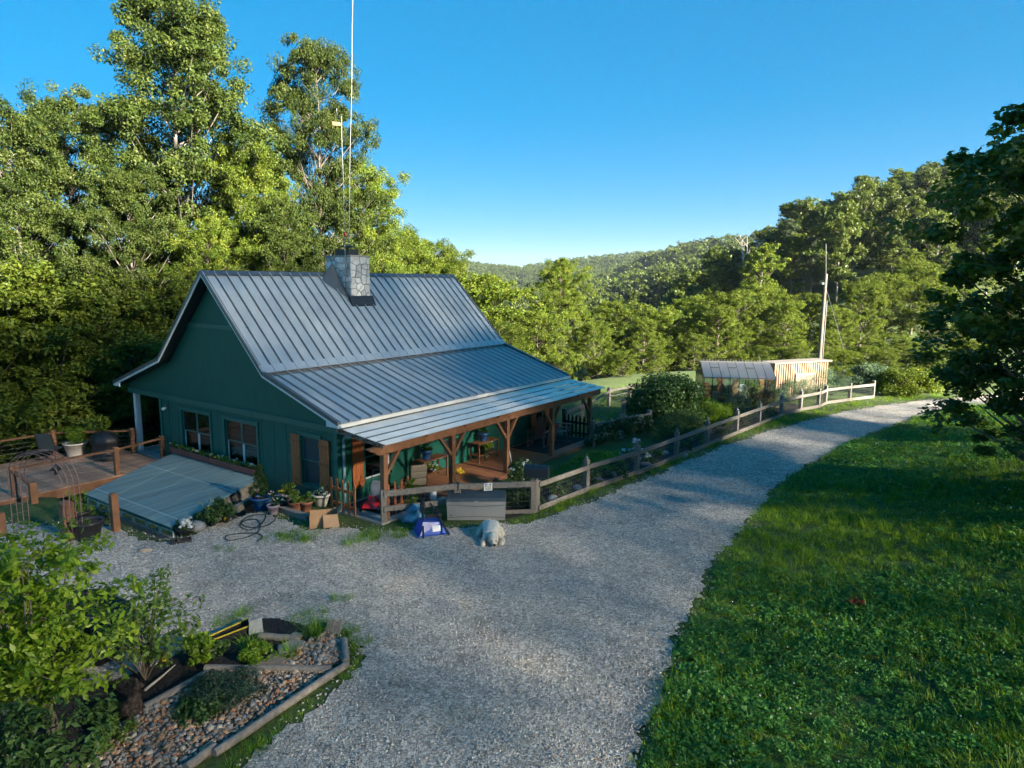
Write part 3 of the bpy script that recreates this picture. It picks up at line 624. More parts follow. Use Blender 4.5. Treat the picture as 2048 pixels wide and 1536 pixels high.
KIND = {
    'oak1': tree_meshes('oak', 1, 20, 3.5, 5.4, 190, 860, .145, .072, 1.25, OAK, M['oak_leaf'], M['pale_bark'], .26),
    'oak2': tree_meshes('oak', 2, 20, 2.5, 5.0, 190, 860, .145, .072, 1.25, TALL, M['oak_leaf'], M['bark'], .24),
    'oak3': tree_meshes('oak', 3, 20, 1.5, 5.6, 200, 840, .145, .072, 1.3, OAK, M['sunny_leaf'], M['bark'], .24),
    'lit1': tree_meshes('lit', 4, 10, 1.2, 4.1, 150, 300, .16, .08, .9, DOME, M['sunny_leaf'], M['bark'], .15),
    'lit2': tree_meshes('lit', 5, 10, 1.0, 3.6, 140, 300, .16, .08, .9, DOME, M['sunny_leaf'], M['bark'], .15),
    'lit3': tree_meshes('lit', 6, 10, .8, 4.4, 150, 300, .16, .08, .95, DOME, M['sunny_leaf'], M['bark'], .15),
    'hill1': tree_meshes('hill', 7, 14, 3.5, 3.4, 75, 210, .30, .18, 1.1, ROUND, M['hill_leaf'], M['pale_bark'], .16, .5),
    'hill2': tree_meshes('hill', 8, 14, 3.0, 3.0, 70, 210, .30, .18, 1.1, TALL, M['hill_leaf'], M['pale_bark'], .16, .5),
    'hill3': tree_meshes('hill', 9, 14, 4.5, 3.8, 75, 210, .30, .18, 1.1, OAK, M['hill_leaf'], M['pale_bark'], .16, .5),
    'hill4': tree_meshes('hill', 10, 14, 2.0, 3.2, 75, 210, .30, .18, 1.1, ROUND, M['sunny_leaf'], M['pale_bark'], .16, .5),
}
HK = {'oak1': 20, 'oak2': 20, 'oak3': 20, 'lit1': 10, 'lit2': 10, 'lit3': 10, 'hill1': 14, 'hill2': 14, 'hill3': 14, 'hill4': 14}
def plant_tree(kind, x, y, top, label, group=None, name='broadleaf_tree', wide=1.0, rz=None, cat='tree', z0=None):
    z = land1(x, y) - .1 if z0 is None else z0; s = (top - z) / HK[kind]; tm, cm = KIND[kind]
    o = thing(name, label, cat, (x, y, z), rnd.uniform(0, 6.28) if rz is None else rz, group); o.scale = (s * wide, s * wide, s)
    obj('trunk', tm, o); obj('crown', cm, o); return o
def tree_px(kind, px, py, Y, label, group=None, wide=1.0, **k):   # crown top seen at this pixel, at the distance Y
    p = at_y(px, py, Y); return plant_tree(kind, p.x, p.y, p.z, label, group, wide=wide, **k)
# the big oaks behind the house
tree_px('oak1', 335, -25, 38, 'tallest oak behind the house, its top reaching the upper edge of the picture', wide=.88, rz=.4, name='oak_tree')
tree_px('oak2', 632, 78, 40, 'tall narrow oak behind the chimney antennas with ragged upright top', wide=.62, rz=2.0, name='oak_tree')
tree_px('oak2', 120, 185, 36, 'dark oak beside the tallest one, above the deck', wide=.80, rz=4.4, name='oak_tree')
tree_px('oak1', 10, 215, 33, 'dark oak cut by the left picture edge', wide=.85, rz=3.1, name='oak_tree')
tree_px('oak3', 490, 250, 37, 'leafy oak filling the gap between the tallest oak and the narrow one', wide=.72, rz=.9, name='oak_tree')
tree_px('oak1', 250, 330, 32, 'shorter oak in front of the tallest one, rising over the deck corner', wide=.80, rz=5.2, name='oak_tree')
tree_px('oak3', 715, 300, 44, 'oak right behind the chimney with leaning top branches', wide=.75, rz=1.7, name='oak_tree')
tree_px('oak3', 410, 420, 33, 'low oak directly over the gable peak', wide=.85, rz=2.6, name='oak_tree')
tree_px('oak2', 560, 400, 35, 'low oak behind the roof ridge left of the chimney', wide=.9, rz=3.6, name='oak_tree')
ORD = 'first second third fourth fifth sixth seventh eighth ninth tenth eleventh twelfth thirteenth fourteenth fifteenth sixteenth'.split()
UNDER = [(60, 520, 29), (190, 560, 30), (300, 640, 30), (-60, 560, 27), (120, 690, 28), (235, 700, 33), (-10, 740, 27), (330, 740, 34)]
for i, (px, py, Y) in enumerate(UNDER):
    tree_px('lit1 lit2 lit3'.split()[i % 3], px, py, Y, f'young understorey tree in the shady wood behind the deck, {ORD[sorted(q[0] for q in UNDER).index(px)]} from the left', 'understorey trees below the deck', wide=1.15, name='young_tree')
# row beyond the house and garden
tree_px('oak3', 800, 440, 47, 'yellow-green tree right of the chimney with a pointed reddish tip', wide=.95, rz=.3)
tree_px('oak3', 872, 468, 52, 'yellow-green tree right of the pointed one behind the roof ridge', wide=.9, rz=1.3)
tree_px('lit1', 955, 545, 50, 'rounded tree behind the far end of the roof', wide=1.2)
tree_px('lit3', 1000, 640, 45, 'low dark tree just past the roof end', wide=1.15)
tree_px('oak3', 1122, 508, 54, 'tall rounded tree standing alone in the middle, beyond the porch corner', wide=.95, rz=2.2)
tree_px('lit1', 1075, 620, 47, 'bushy tree at the foot of the tall rounded middle tree', wide=1.0)
tree_px('lit3', 1190, 640, 50, 'dark bushy tree right of the tall rounded middle tree', wide=1.0)
row = [(1235, 600, 62, 'lit1'), (1290, 640, 55, 'lit2'), (1340, 612, 60, 'lit3'), (1395, 590, 63, 'lit1'), (1440, 610, 57, 'lit2'), (1480, 578, 60, 'lit3'), (1530, 570, 66, 'lit1'), (1575, 600, 58, 'lit2'), (1625, 585, 64, 'lit1'), (1680, 610, 60, 'lit3'), (1730, 560, 62, 'lit2'), (1780, 545, 66, 'lit1'), (1835, 520, 70, 'lit1'), (1890, 560, 64, 'lit3'), (1935, 600, 60, 'lit2'), (1260, 640, 66, 'lit3')]
for i, (px, py, Y, k) in enumerate(row):
    tree_px(k, px, py, Y, f'sunlit yellow-green tree in the dense row behind greenhouse and shed, {ORD[i]} from the left', 'sunlit trees behind the garden', wide=1.1)
LOWROW = [(1710, 690, 55, 'lit3'), (1760, 680, 54, 'lit1'), (1810, 670, 55, 'lit3'), (1860, 690, 53, 'lit2'), (1660, 660, 58, 'lit1'), (1560, 655, 60, 'lit3'), (1480, 655, 58, 'lit1'), (1390, 665, 55, 'lit3'), (1310, 690, 50, 'lit1'), (1250, 700, 48, 'lit3')]
for i, (px, py, Y, k) in enumerate(LOWROW):
    tree_px(k, px, py, Y, f'lower leafy tree at the foot of the row behind the garden, number {ORD[i]} planted along it' if False else f'lower leafy tree at the foot of the sunlit row, {ORD[sorted(q[0] for q in LOWROW).index(px)]} from the left', 'lower trees behind the garden', wide=1.1)
THICK = [(1690, 700, 47, 'lit1'), (1735, 690, 49, 'lit3'), (1775, 700, 46, 'lit1'), (1815, 690, 48, 'lit3'), (1860, 700, 47, 'lit1'), (1905, 690, 48, 'lit3'), (1650, 705, 52, 'lit1'), (1950, 680, 46, 'lit1'), (1600, 690, 55, 'lit3'), (1520, 690, 53, 'lit1')]
for i, (px, py, Y, k) in enumerate(THICK):
    tree_px(k, px, py, Y, f'thicket tree between the utility pole and the bend of the drive, {ORD[sorted(q[0] for q in THICK).index(px)]} from the left', 'thicket by the bend of the drive', wide=1.3)
# wood on the right-hand hill
hr = random.Random(5); cnt = 0
for i, (px, py, Y, k) in enumerate([(1790, 470, 84, 'hill1'), (1830, 500, 80, 'hill4'), (1870, 455, 86, 'hill3'), (1905, 490, 82, 'hill1'), (1945, 440, 88, 'hill2'), (1985, 470, 84, 'hill4'), (1850, 545, 76, 'hill3'), (1930, 540, 77, 'hill1'), (2010, 520, 79, 'hill3')]):
    tree_px(k, px, py, Y, f'taller tree above the drive bend, {ORD[sorted([1790, 1830, 1870, 1905, 1945, 1985, 1850, 1930, 2010]).index(px)]} from the left', 'trees at the lower edge of the hill wood', wide=1.15)
for k in range(2600):
    x, y = hr.uniform(22, 150), hr.uniform(84, 190)
    px_ = 1024 + x / y * FPX
    if not 1215 < px_ < 2120 or cnt >= 190 or (px_ < 1330 and y > 120): continue
    if any((x - a) ** 2 + (y - b_) ** 2 < 4.4 ** 2 for a, b_ in globals().setdefault('HILLPTS', [])): continue
    HILLPTS.append((x, y)); cnt += 1; z = land1(x, y)
    plant_tree(hr.choice(['hill1', 'hill2', 'hill3', 'hill1', 'hill4']), x, y, z + hr.uniform(9.5, 14), 'broadleaf tree in the wood covering the hill at right', 'trees of the wood on the hill', wide=hr.uniform(.9, 1.25))
# two pines and a bare tree at the wood's edge
def pine(px, py, Y, label):
    p = at_y(px, py, Y); z = land1(p.x, p.y); H = p.z - z; r = random.Random(int(px)); o = thing('pine_tree', label, 'tree', (p.x, p.y, z), 0)
    mb = MB(); mb.tube([(0, 0, 0), (.1, 0, H * .5), (0, .1, H)], [.2, .13, .03], 7); C = []
    for i in range(34):
        t_ = r.uniform(.35, 1); a = r.uniform(0, 6.28); L_ = 2.6 * (1.08 - t_) + .3; e = Vector((L_ * math.cos(a), L_ * math.sin(a), H * t_ - .2)); mb.tube([(0, 0, H * t_), e], [.035, .01], 4, False)
        for q in (.45, .75, 1): C.append(tuple(Vector((0, 0, H * t_)).lerp(e, q)))
    mb.build('trunk', M['bark'], o); V, var = clump_leaves(C, [.55] * len(C), 60, .36, .07, int(px), flat=.45); obj('crown', quads_mesh('crown', V, var, M['pine_needle']), o)
pine(1585, 438, 92, 'pine with a bare lower trunk at the edge of the hill wood, above the shed'); pine(1628, 470, 90, 'thinner pine right of the bare-trunked pine above the shed'); pine(1540, 500, 95, 'short pine left of the bare-trunked pine')
p = at_y(1502, 452, 93); z = land1(p.x, p.y); H = p.z - z; r = random.Random(3)
o = thing('bare_tree', 'leafless pale tree with forked branches at the edge of the hill wood', 'tree', (p.x, p.y, z)); mb = MB()
for i in range(4):
    a = r.uniform(0, 6.28); e = Vector((1.6 * math.cos(a), 1.6 * math.sin(a), H * r.uniform(.8, 1))); m_ = Vector((.3 * math.cos(a), .3 * math.sin(a), H * .45)); mb.tube([(0, 0, 0), m_, e], [.16, .10, .02], 6, False)
    for j in range(7):
        s = m_.lerp(e, r.uniform(0, .9)); b_ = r.uniform(0, 6.28); mb.tube([s, s + Vector((1.1 * math.cos(b_), 1.1 * math.sin(b_), r.uniform(.5, 1.6)))], [.04, .012], 4, False)
mb.build('trunk', M['dead_wood'], o)
# trees on the slope across the valley
cnt = 0; VP = []
for k in range(3000):
    x, y = hr.uniform(-45, 45), hr.uniform(85, 260); px_ = 1024 + x / y * FPX
    if not 860 < px_ < 1330 or cnt >= 100 or x > 30 + (y - 100) * .05: continue
    if any((x - a) ** 2 + (y - b_) ** 2 < 5.2 ** 2 for a, b_ in VP): continue
    VP.append((x, y)); cnt += 1; z = land1(x, y); big = .66 - .42 * max(0, min(1, (px_ - 960) / 200))
    plant_tree(hr.choice(['hill1', 'hill2', 'hill3']), x, y, z + hr.uniform(11, 16) * big, 'dark green tree on the wooded slope across the valley', 'trees across the valley', wide=hr.uniform(.9, 1.3))
# far wooded hills, one mass
r2 = np.random.default_rng(12); xs, ys, ss = [], [], []
tm, cm = tree_meshes('far', 21, 13, 0, 4.2, 16, 80, .75, .5, 2.0, ROUND, M['hill_leaf'], M['bark'], .2, 0)
A = r2.uniform(-.16, .34, 9000); D = 270 + 900 * r2.uniform(0, 1, 9000) ** .8; fx, fy = D * A, D
keep = ~((np.hypot((fx - 70) / 16, (fy - 420) / 7) < 1)); fx, fy = fx[keep], fy[keep]
pts = np.stack([fx, fy, land(fx, fy) - .5], 1); rots = np.zeros_like(pts); rots[:, 2] = r2.uniform(0, 6.28, len(pts))
scatter_gn('far_forest', pts, rots, r2.uniform(.75, 1.3, len(pts)), [cm], None, 'forest covering the far blue-green hills', 'forest')
# the maple leaning in from the right, and out-of-frame trees added to shade the yard
mc = tree_meshes('maple', 31, 10.5, .5, 3.7, 210, 330, .15, .11, .9, DOME, M['maple_leaf'], M['bark'], .2, .8, up=.8, sprays=4)
KIND['maple'] = mc; HK['maple'] = 10.5
plant_tree('maple', 15.6, 17.6, 12.2, 'dark maple reaching in from the right edge beside the grass bank', wide=1.2, rz=1.1, name='maple_tree')
plant_tree('maple', 24.6, 24.6, 9.0, 'smaller maple behind the big one, over the end of the drive', wide=.95, rz=3.0, name='maple_tree')
KIND['airy'] = tree_meshes('airy', 41, 20, .5, 4.6, 420, 10, .30, .15, 1.7, TALL, M['oak_leaf'], M['bark'], .09, .1, sprays=0); HK['airy'] = 20  # added unseen shade canopy, leaves thinned so some sun leaks through
ar = random.Random(9); SH = [(p_, t_, 21.5 if t_ < 31 else 8.5) for t_ in range(-24, 47, 3) for p_ in ((13, 18.5) if t_ < 31 else (12, 17))]
for i, (p_, t_, h) in enumerate(SH):
    p_ += ar.uniform(-1.2, 1.2); t_ += ar.uniform(-.8, .8); h += ar.uniform(-1.2, 1.0)
    x, y = SUN_AZ[0] * p_ - SUN_AZ[1] * t_, SUN_AZ[1] * p_ + SUN_AZ[0] * t_
    if abs(x) < .80 * y + 3 and y > 0 or math.hypot(x, y) < 7: continue
    z = land1(x, y); plant_tree('airy', x, y, z + h, 'unseen thin-leaved tree added to shade the yard', 'unseen trees added for shade', wide=1.15)
# ---------------------------------------------------------------- timber deck beside the house
plain('poly_sheet', (.19, .275, .275), .4, .40, 1.4, (.18, 7, 1), bump=.05)
plain('terracotta', (.22, .085, .05), .8, .2, 8, bump=.2)
plain('cream_pot', (.50, .46, .40), .7, .12, 6)
plain('blue_glaze', (.02, .10, .28), .3, .15, 5)
plain('mauve_pot', (.24, .19, .24), .7, .2, 8)
plain('dark_pot', (.02, .02, .022), .5, .2, 8)
plain('soil', (.035, .025, .018), .95, .3, 20, bump=.6)
plain('mulch', (.016, .013, .013), .95, .5, 26, bump=1.0, bscale=60)
plain('steel_wire', (.20, .20, .20), .4, .1, 6, metal=.6)
plain('rust', (.20, .12, .11), .75, .3, 8)
plain('cardboard', (.33, .20, .11), .85, .12, 4)
plain('hose_rubber', (.018, .022, .018), .5, .2, 8)
plain('red_paint', (.55, .012, .015), .3, .1, 4)
plain('blue_plastic', (.008, .075, .40), .35, .12, 4)
plain('blue_bag', (.08, .24, .34), .35, .25, 8)
plain('grey_plastic', (.23, .235, .23), .6, .05, 3)
plain('lid_plastic', (.035, .052, .06), .6, .1, 4)
plain('mailbox_paint', (.006, .012, .018), .5, .15, 5)
plain('cushion', (.30, .24, .17), .9, .12, 5)
plain('chair_plastic', (.19, .105, .085), .6, .12, 5)
plain('rug', (.022, .023, .026), .95, .25, 12)
plain('fur', (.62, .57, .49), .9, .18, 9, bump=.9, bscale=55)
plain('cat_fur', (.045, .032, .026), .9, .6, 11, bump=.8, bscale=60)
plain('black_skin', (.012, .010, .010), .4, .1, 5)
plain('grill_cover', (.012, .013, .016), .5, .3, 5, bump=.8, bscale=6)
plain('yellow_plastic', (.60, .42, .03), .4, .1, 4)
plain('flag_stone', (.25, .20, .15), .9, .25, 4, bump=.6, bscale=12, objvar=.15)
plain('car_paint', (.008, .022, .022), .18, .1, 3, metal=.5)
plain('slate', (.22, .24, .25), .8, .3, 5, bump=.4, objvar=.2)
plain('pole_wood', (.15, .125, .10), .85, .3, 5, (3, 3, .3), bump=.4)
plain('rough_sawn', (.25, .18, .115), .85, .35, 3, (6, 6, .4), objvar=.2, bump=.3)
plain('green_frame', (.02, .03, .03), .5, .2, 6)
plain('tan_goods', (.33, .17, .07), .8, .5, 3)
plain('grass_straw', (.42, .36, .18), .9, .3, 6)
glass_mat('greenhouse_glass', (.86, .92, .93), .10, .05)
glass_mat('greenhouse_roof', (.55, .53, .55), .04, .5, .35)
leaf_mat('bright_leaf', [(0, (.085, .160, .012)), (.5, (.165, .270, .018)), (1, (.26, .35, .035))], .38, .45)
leaf_mat('dark_leaf', [(0, (.020, .050, .013)), (.5, (.042, .092, .020)), (1, (.080, .140, .032))], .25, .5)
leaf_mat('herb_leaf', [(0, (.045, .095, .016)), (.5, (.092, .165, .024)), (1, (.155, .22, .04))], .35, .5)
leaf_mat('ivy_leaf', [(0, (.040, .085, .024)), (.5, (.06, .11, .03)), (.72, (.10, .16, .06)), (.8, (.52, .55, .45)), (1, (.66, .68, .58))], .25, .5)
leaf_mat('fern_leaf', [(0, (.045, .085, .045)), (.5, (.075, .125, .065)), (1, (.12, .17, .09))], .3, .6)
leaf_mat('dry_leaf', [(0, (.07, .05, .025)), (.5, (.13, .10, .04)), (1, (.22, .17, .07))], .25, .7)
leaf_mat('juniper', [(0, (.022, .055, .030)), (.5, (.040, .085, .050)), (1, (.065, .12, .07))], .2, .6)
leaf_mat('white_petal', [(0, (.62, .62, .60)), (1, (.85, .84, .82))], .3, .6)
leaf_mat('yellow_petal', [(0, (.62, .40, .02)), (1, (.80, .62, .05))], .3, .6)
leaf_mat('pink_petal', [(0, (.62, .42, .48)), (1, (.80, .70, .74))], .3, .6)
leaf_mat('rust_leaf', [(0, (.10, .03, .015)), (1, (.26, .08, .03))], .3, .6)

ZD = -.08
deck = thing('timber_deck', 'brown timber deck with cable railing beside the house gable', 'deck', (HX, HY, 0), YAW)
D0, D1, DU0, DU1 = 9.15, 13.85, -8.2, .30
mb = MB(); mb.box(DU0, DU1, D0 + .04, D1, ZD - .28, ZD - .04); frame = mb.build('deck_frame', M['stained_wood'], deck)
bwid = .145; nb = int((DU1 - DU0) / bwid); bm_ = MB().box(.003, bwid - .006, D0 - .02, D1 + .02, ZD - .035, ZD).mesh('deck_board'); bm_.materials.append(M['deck_board'])
for i in range(nb): o = obj('deck_board', bm_, deck); o.location = (DU0 + i * bwid, 0, rnd.uniform(-.002, .002))
mb = MB(); mb.box(DU0, DU1, D0 + .0, D0 + .035, ZD - .32, ZD - .04); mb.build('rim_board', M['stained_wood'], deck)
posts = [(-4.62, 9.28), (-1.62, 9.28), (.22, 9.75), (.18, 11.85), (-1.75, 13.75), (-4.9, 13.75), (-8.0, 13.75)]
for u, w in posts:
    mb = MB(); mb.box(u - .07, u + .07, w - .07, w + .07, -.6 if w < 10 else -3, ZD + .92); mb.hexa([(u - .085, w - .085, ZD + .921), (u + .085, w - .085, ZD + .921), (u + .085, w + .085, ZD + .921), (u - .085, w + .085, ZD + .921)], [(u - .05, w - .05, ZD + .96), (u + .05, w - .05, ZD + .96), (u + .05, w + .05, ZD + .96), (u - .05, w + .05, ZD + .96)]); mb.build('rail_post', M['stained_wood'], deck)
for a, c in ((0, 1), (1, 2), (3, 4), (4, 5), (5, 6)):
    (u0, w0), (u1, w1) = posts[a], posts[c]; p0, p1 = Vector((u0, w0, ZD + .86)), Vector((u1, w1, ZD + .86)); d = (p1 - p0).normalized() * .071
    mb = MB(); mb.beam(p0 + d, p1 - d, .09, .06); mb.build('top_rail', M['stained_wood'], deck)
    if a != 0 and a != 1 or True:
        for q in (.18, .34, .50, .66):
            mb = MB(); mb.tube([p0 - Vector((0, 0, .86 - q)), p1 - Vector((0, 0, .86 - q))], .006, 4, False); mb.build('cable', M['steel_wire'], deck)
# stair down from the deck with sloping handrail and posts
for i in range(3):
    mb = MB(); w1 = D0 - .02 - i * .30; mb.box(-7.6, -4.75, w1 - .30, w1 - .003, ZD - .40 - i * .16, ZD - .17 - i * .16 + .0); mb.build('step', M['stained_wood'], deck)
for u, w, h in ((-4.62, 7.9, .62), (-6.2, 5.6, .62)):
    mb = MB(); mb.box(u - .09, u + .09, w - .09, w + .09, -.6, h); mb.build('newel_post', M['stained_wood'], deck)
mb = MB(); mb.beam((-4.62, 9.2, ZD + .84), (-4.62, 7.98, .50), .09, .06); mb.build('stair_rail', M['stained_wood'], deck)
for n_, (px_, py_) in enumerate([(232, 1062), (138, 1078)]):
    p = at(px_, py_); o = thing('timber_post', ['square timber post in front of the sloping cold frame', 'thick timber post beside the wire arch'][n_], 'post', p, YAW); hgt = [.98, .95][n_]
    mb = MB(); s = [.085, .13][n_]; mb.box(-s, s, -s, s, -.1, hgt); mb.build('shaft', M['stained_wood'], o); mb = MB(); mb.hexa([(-s - .01, -s - .01, hgt + .001), (s + .01, -s - .01, hgt + .001), (s + .01, s + .01, hgt + .001), (-s - .01, s + .01, hgt + .001)], [(-s * .6, -s * .6, hgt + .05), (s * .6, -s * .6, hgt + .05), (s * .6, s * .6, hgt + .05), (-s * .6, s * .6, hgt + .05)]); mb.build('cap', M['stained_wood'], o)

# ---------------------------------------------------------------- cold frame: sloping sheets on a low glazed wall
cf = thing('cold_frame', 'lean-to cold frame with sloping grey-green polycarbonate roof against the gable', 'cold frame', (HX, HY, 0), YAW)
TL, TR, BL, BR = Vector((.40, 9.2, .26)), Vector((.40, 4.0, .30)), Vector((-3.62, 7.05, .17)), Vector((-3.62, 2.25, .19))
TL.z = .30
ns = 4
for i in range(ns):
    a, b_, c, d = TR.lerp(TL, i / ns), TR.lerp(TL, (i + 1) / ns - .004), BR.lerp(BL, (i + 1) / ns - .004), BR.lerp(BL, i / ns); up_ = Vector((0, 0, .016)); lift = Vector((0, 0, .004 * (i % 2)))
    mb = MB(); mb.hexa([d + lift, c + lift, b_ + lift, a + lift], [d + lift + up_, c + lift + up_, b_ + lift + up_, a + lift + up_]); mb.build('roof_sheet', M['poly_sheet'], cf)
for q in (.36, .90):
    mb = MB(); mb.beam(TR.lerp(BR, q) + Vector((0, .05, .03)), TL.lerp(BL, q) + Vector((0, -.05, .03)), .022, .006); mb.build('screw_strip', M['white_trim'], cf)
mb = MB(); mb.beam(BR + Vector((.05, .02, -.05)), BL + Vector((.05, -.02, -.05)), .05, .07); mb.build('front_plate', M['green_trim'], cf)
mb = MB(); mb.beam(BR + Vector((.08, .02, -.42)), BL + Vector((.08, -.02, -.42)), .10, .24); mb.build('sill_beam', M['old_wood'], cf)
nw = 7
for i in range(nw):
    p0 = BR.lerp(BL, (i + .06) / nw) + Vector((.08, 0, 0)); p1 = BR.lerp(BL, (i + .94) / nw) + Vector((.08, 0, 0)); z0, z1 = -.29, .06; f = .025; mb = MB()
    for zz in (z0 + f / 2, z1 - f / 2): mb.beam(Vector((p0.x, p0.y, zz)), Vector((p1.x, p1.y, zz)), .03, f)
    for p in (p0, p1): mb.beam(Vector((p.x, p.y, z0 + f)), Vector((p.x, p.y, z1 - f)), .03, .028, (0, 1, 0))
    w_ = mb.build('window', M['white_trim'], cf); mb = MB(); mb.beam(Vector((p0.x, p0.y, (z0 + z1) / 2)), Vector((p1.x, p1.y, (z0 + z1) / 2)), .006, z1 - z0 - .04); mb.build('pane', M['window_glass'], w_)
mb = MB(); mb.hexa([BR + Vector((.1, .06, -.6)), BR + Vector((.1, .14, -.6)), TR + Vector((0, .14, -.9)), TR + Vector((0, .06, -.9))], [BR + Vector((.1, .06, -.03)), BR + Vector((.1, .14, -.03)), TR + Vector((0, .14, -.03)), TR + Vector((0, .06, -.03))]); mb.build('end_wall', M['old_wood'], cf)
mb = MB(); mb.box(-3.4, .3, 2.9, 7.0, -.5, -.35); mb.build('inner_bed', M['soil'], cf)

# ---------------------------------------------------------------- small plants
def foliage(name, mat, parent, centers, radii, per, leaf, width, seed, **k):
    V, var = clump_leaves(centers, radii, per, leaf, width, seed, **k); return obj(name, quads_mesh(name, V, var, M[mat]), parent)
def blades(n, R, H, seed, w=.012, droop=.5, spread=.5, seg=3):
    """a tuft of arching grass blades"""
    r = np.random.default_rng(seed); V = []; var = []
    for i in range(n):
        a = r.uniform(0, 6.28); rad = R * math.sqrt(r.uniform(0, 1)); b0 = np.array([rad * math.cos(a), rad * math.sin(a), 0]); d = a + r.normal() * .6; L_ = H * r.uniform(.55, 1.2); s = spread * r.uniform(.3, 1.2)
        side = np.array([-math.sin(d), math.cos(d), 0]) * w / 2; P = []
        for k in range(seg + 1):
            t_ = k / seg; o = L_ * s * t_ ** 1.6; P.append(b0 + np.array([o * math.cos(d), o * math.sin(d), L_ * (t_ - droop * .5 * s * t_ * t_)]))
        v = r.uniform(0, 1)
        for k in range(seg):
            w0, w1 = 1 - .85 * (k / seg), 1 - .85 * ((k + 1) / seg); V += [P[k] - side * w0, P[k] + side * w0, P[k + 1] + side * w1, P[k + 1] - side * w1]; var += [v] * 4
    return np.array(V), np.array(var)
def tuft_mesh(name, mat, *a, **k): V, var = blades(*a, **k); return quads_mesh(name, V, var, M[mat])
POT = {'urn': [(.12, 0), (.15, .03), (.20, .2), (.235, .30), (.26, .30), (.265, .36), (.22, .36), (.21, .31)], 'pot': [(.11, 0), (.165, .22), (.185, .22), (.19, .29), (.16, .29), (.15, .25)], 'tub': [(.17, 0), (.235, .30), (.26, .30), (.265, .34), (.23, .34), (.22, .28)], 'bowl': [(.12, 0), (.26, .16), (.30, .20), (.305, .24), (.26, .24), (.25, .20)]}
def potted(name, label, loc, kind, pmat, s, fol, rz=0, group=None):
    o = thing(name, label, 'potted plant', loc, rz, group); mb = MB(); mb.lathe([(r * s, z * s) for r, z in POT[kind]], 18); mb.build('pot', M[pmat], o)
    top = POT[kind][-1]; mb = MB(); mb.lathe([(.01, 0), (top[0] * s, .004)], 14, (0, 0, top[1] * s)); mb.build('soil', M['soil'], o)
    for i, (nm, mat, n_, R, H, per, lf, wd) in enumerate(fol):
        r = random.Random(hash(label) % 999 if False else len(label) * 7 + i); C = [(r.gauss(0, R * .45), r.gauss(0, R * .45), top[1] * s + H * r.uniform(.1, 1)) for _ in range(n_)]
        foliage(nm, mat, o, C, [R * .42] * n_, per, lf, wd, len(label) + i * 13)
    return o
def gp(x, y, z=0.0): return at(x, y, z)
# along the gable: row of pots on a timber edge
potted('potted_conifer', 'small dark conifer in a blue glazed tub at the cold frame corner', gp(522, 1018), 'tub', 'blue_glaze', 1.05, [])
cz = [o for o in COL.objects if o.name.startswith('potted_conifer')][-1]; C = []; Rr = []
for i in range(60):
    t_ = rnd.uniform(0, 1); a = rnd.uniform(0, 6.28); q = .33 * (1 - t_) ** .8 * math.sqrt(rnd.uniform(.2, 1)); C.append((q * math.cos(a), q * math.sin(a), .42 + .85 * t_)); Rr.append(.09)
foliage('foliage', 'dark_leaf', cz, C, Rr, 60, .06, .02, 5)
potted('potted_plant', 'mauve pot with a sparse pink plant on the gravel by the hose', gp(547, 1028), 'pot', 'mauve_pot', .95, [('foliage', 'dark_leaf', 6, .14, .15, 25, .06, .03), ('flowers', 'pink_petal', 8, .14, .42, 4, .05, .04)])
potted('potted_plant', 'small pot with yellow and blue-white pansies between the mauve pot and the brown pots', gp(566, 1018), 'pot', 'dark_pot', .75, [('foliage', 'herb_leaf', 8, .14, .2, 30, .06, .035), ('flowers', 'yellow_petal', 3, .12, .4, 7, .06, .05), ('petals', 'white_petal', 5, .14, .2, 6, .05, .05)])
potted('potted_plant', 'wide mauve bowl of trailing green herbs close to the wall', gp(578, 1000), 'bowl', 'mauve_pot', 1.0, [('foliage', 'herb_leaf', 14, .26, .30, 50, .07, .035)])
potted('potted_plant', 'dark brown pot with a bushy light green plant, left of the two brown pots', gp(592, 1022), 'tub', 'terracotta', .85, [('foliage', 'herb_leaf', 14, .24, .34, 55, .07, .035)])
potted('potted_plant', 'low brown pot with small green plant, right of the two brown pots', gp(613, 1022), 'pot', 'terracotta', 1.05, [('foliage', 'herb_leaf', 10, .18, .25, 50, .06, .03)])
potted('potted_plant', 'cream urn of white petunias under the right shutter', gp(643, 1012), 'urn', 'cream_pot', 1.05, [('foliage', 'dark_leaf', 10, .22, .14, 40, .07, .04), ('flowers', 'white_petal', 10, .22, .20, 7, .085, .08), ('shoots', 'herb_leaf', 3, .12, .4, 20, .08, .05)])
o = thing('timber_edging', 'weathered timber lying under the row of pots by the wall', 'timber', (0, 0, 0)); mb = MB(); a, b_ = gp(558, 1020), gp(618, 1040); mb.beam(a + Vector((0, 0, .05)), b_ + Vector((0, 0, .05)), .18, .16); mb.build('timber', M['old_wood'], o)
o = thing('timber_edging', 'weathered timber at the lower corner of the cold frame beside the blue tub', 'timber', (0, 0, 0)); mb = MB(); a, b_ = gp(472, 1022), gp(505, 1002); mb.beam(a + Vector((0, 0, .05)), b_ + Vector((0, 0, .05)), .14, .2); mb.build('timber', M['old_wood'], o)
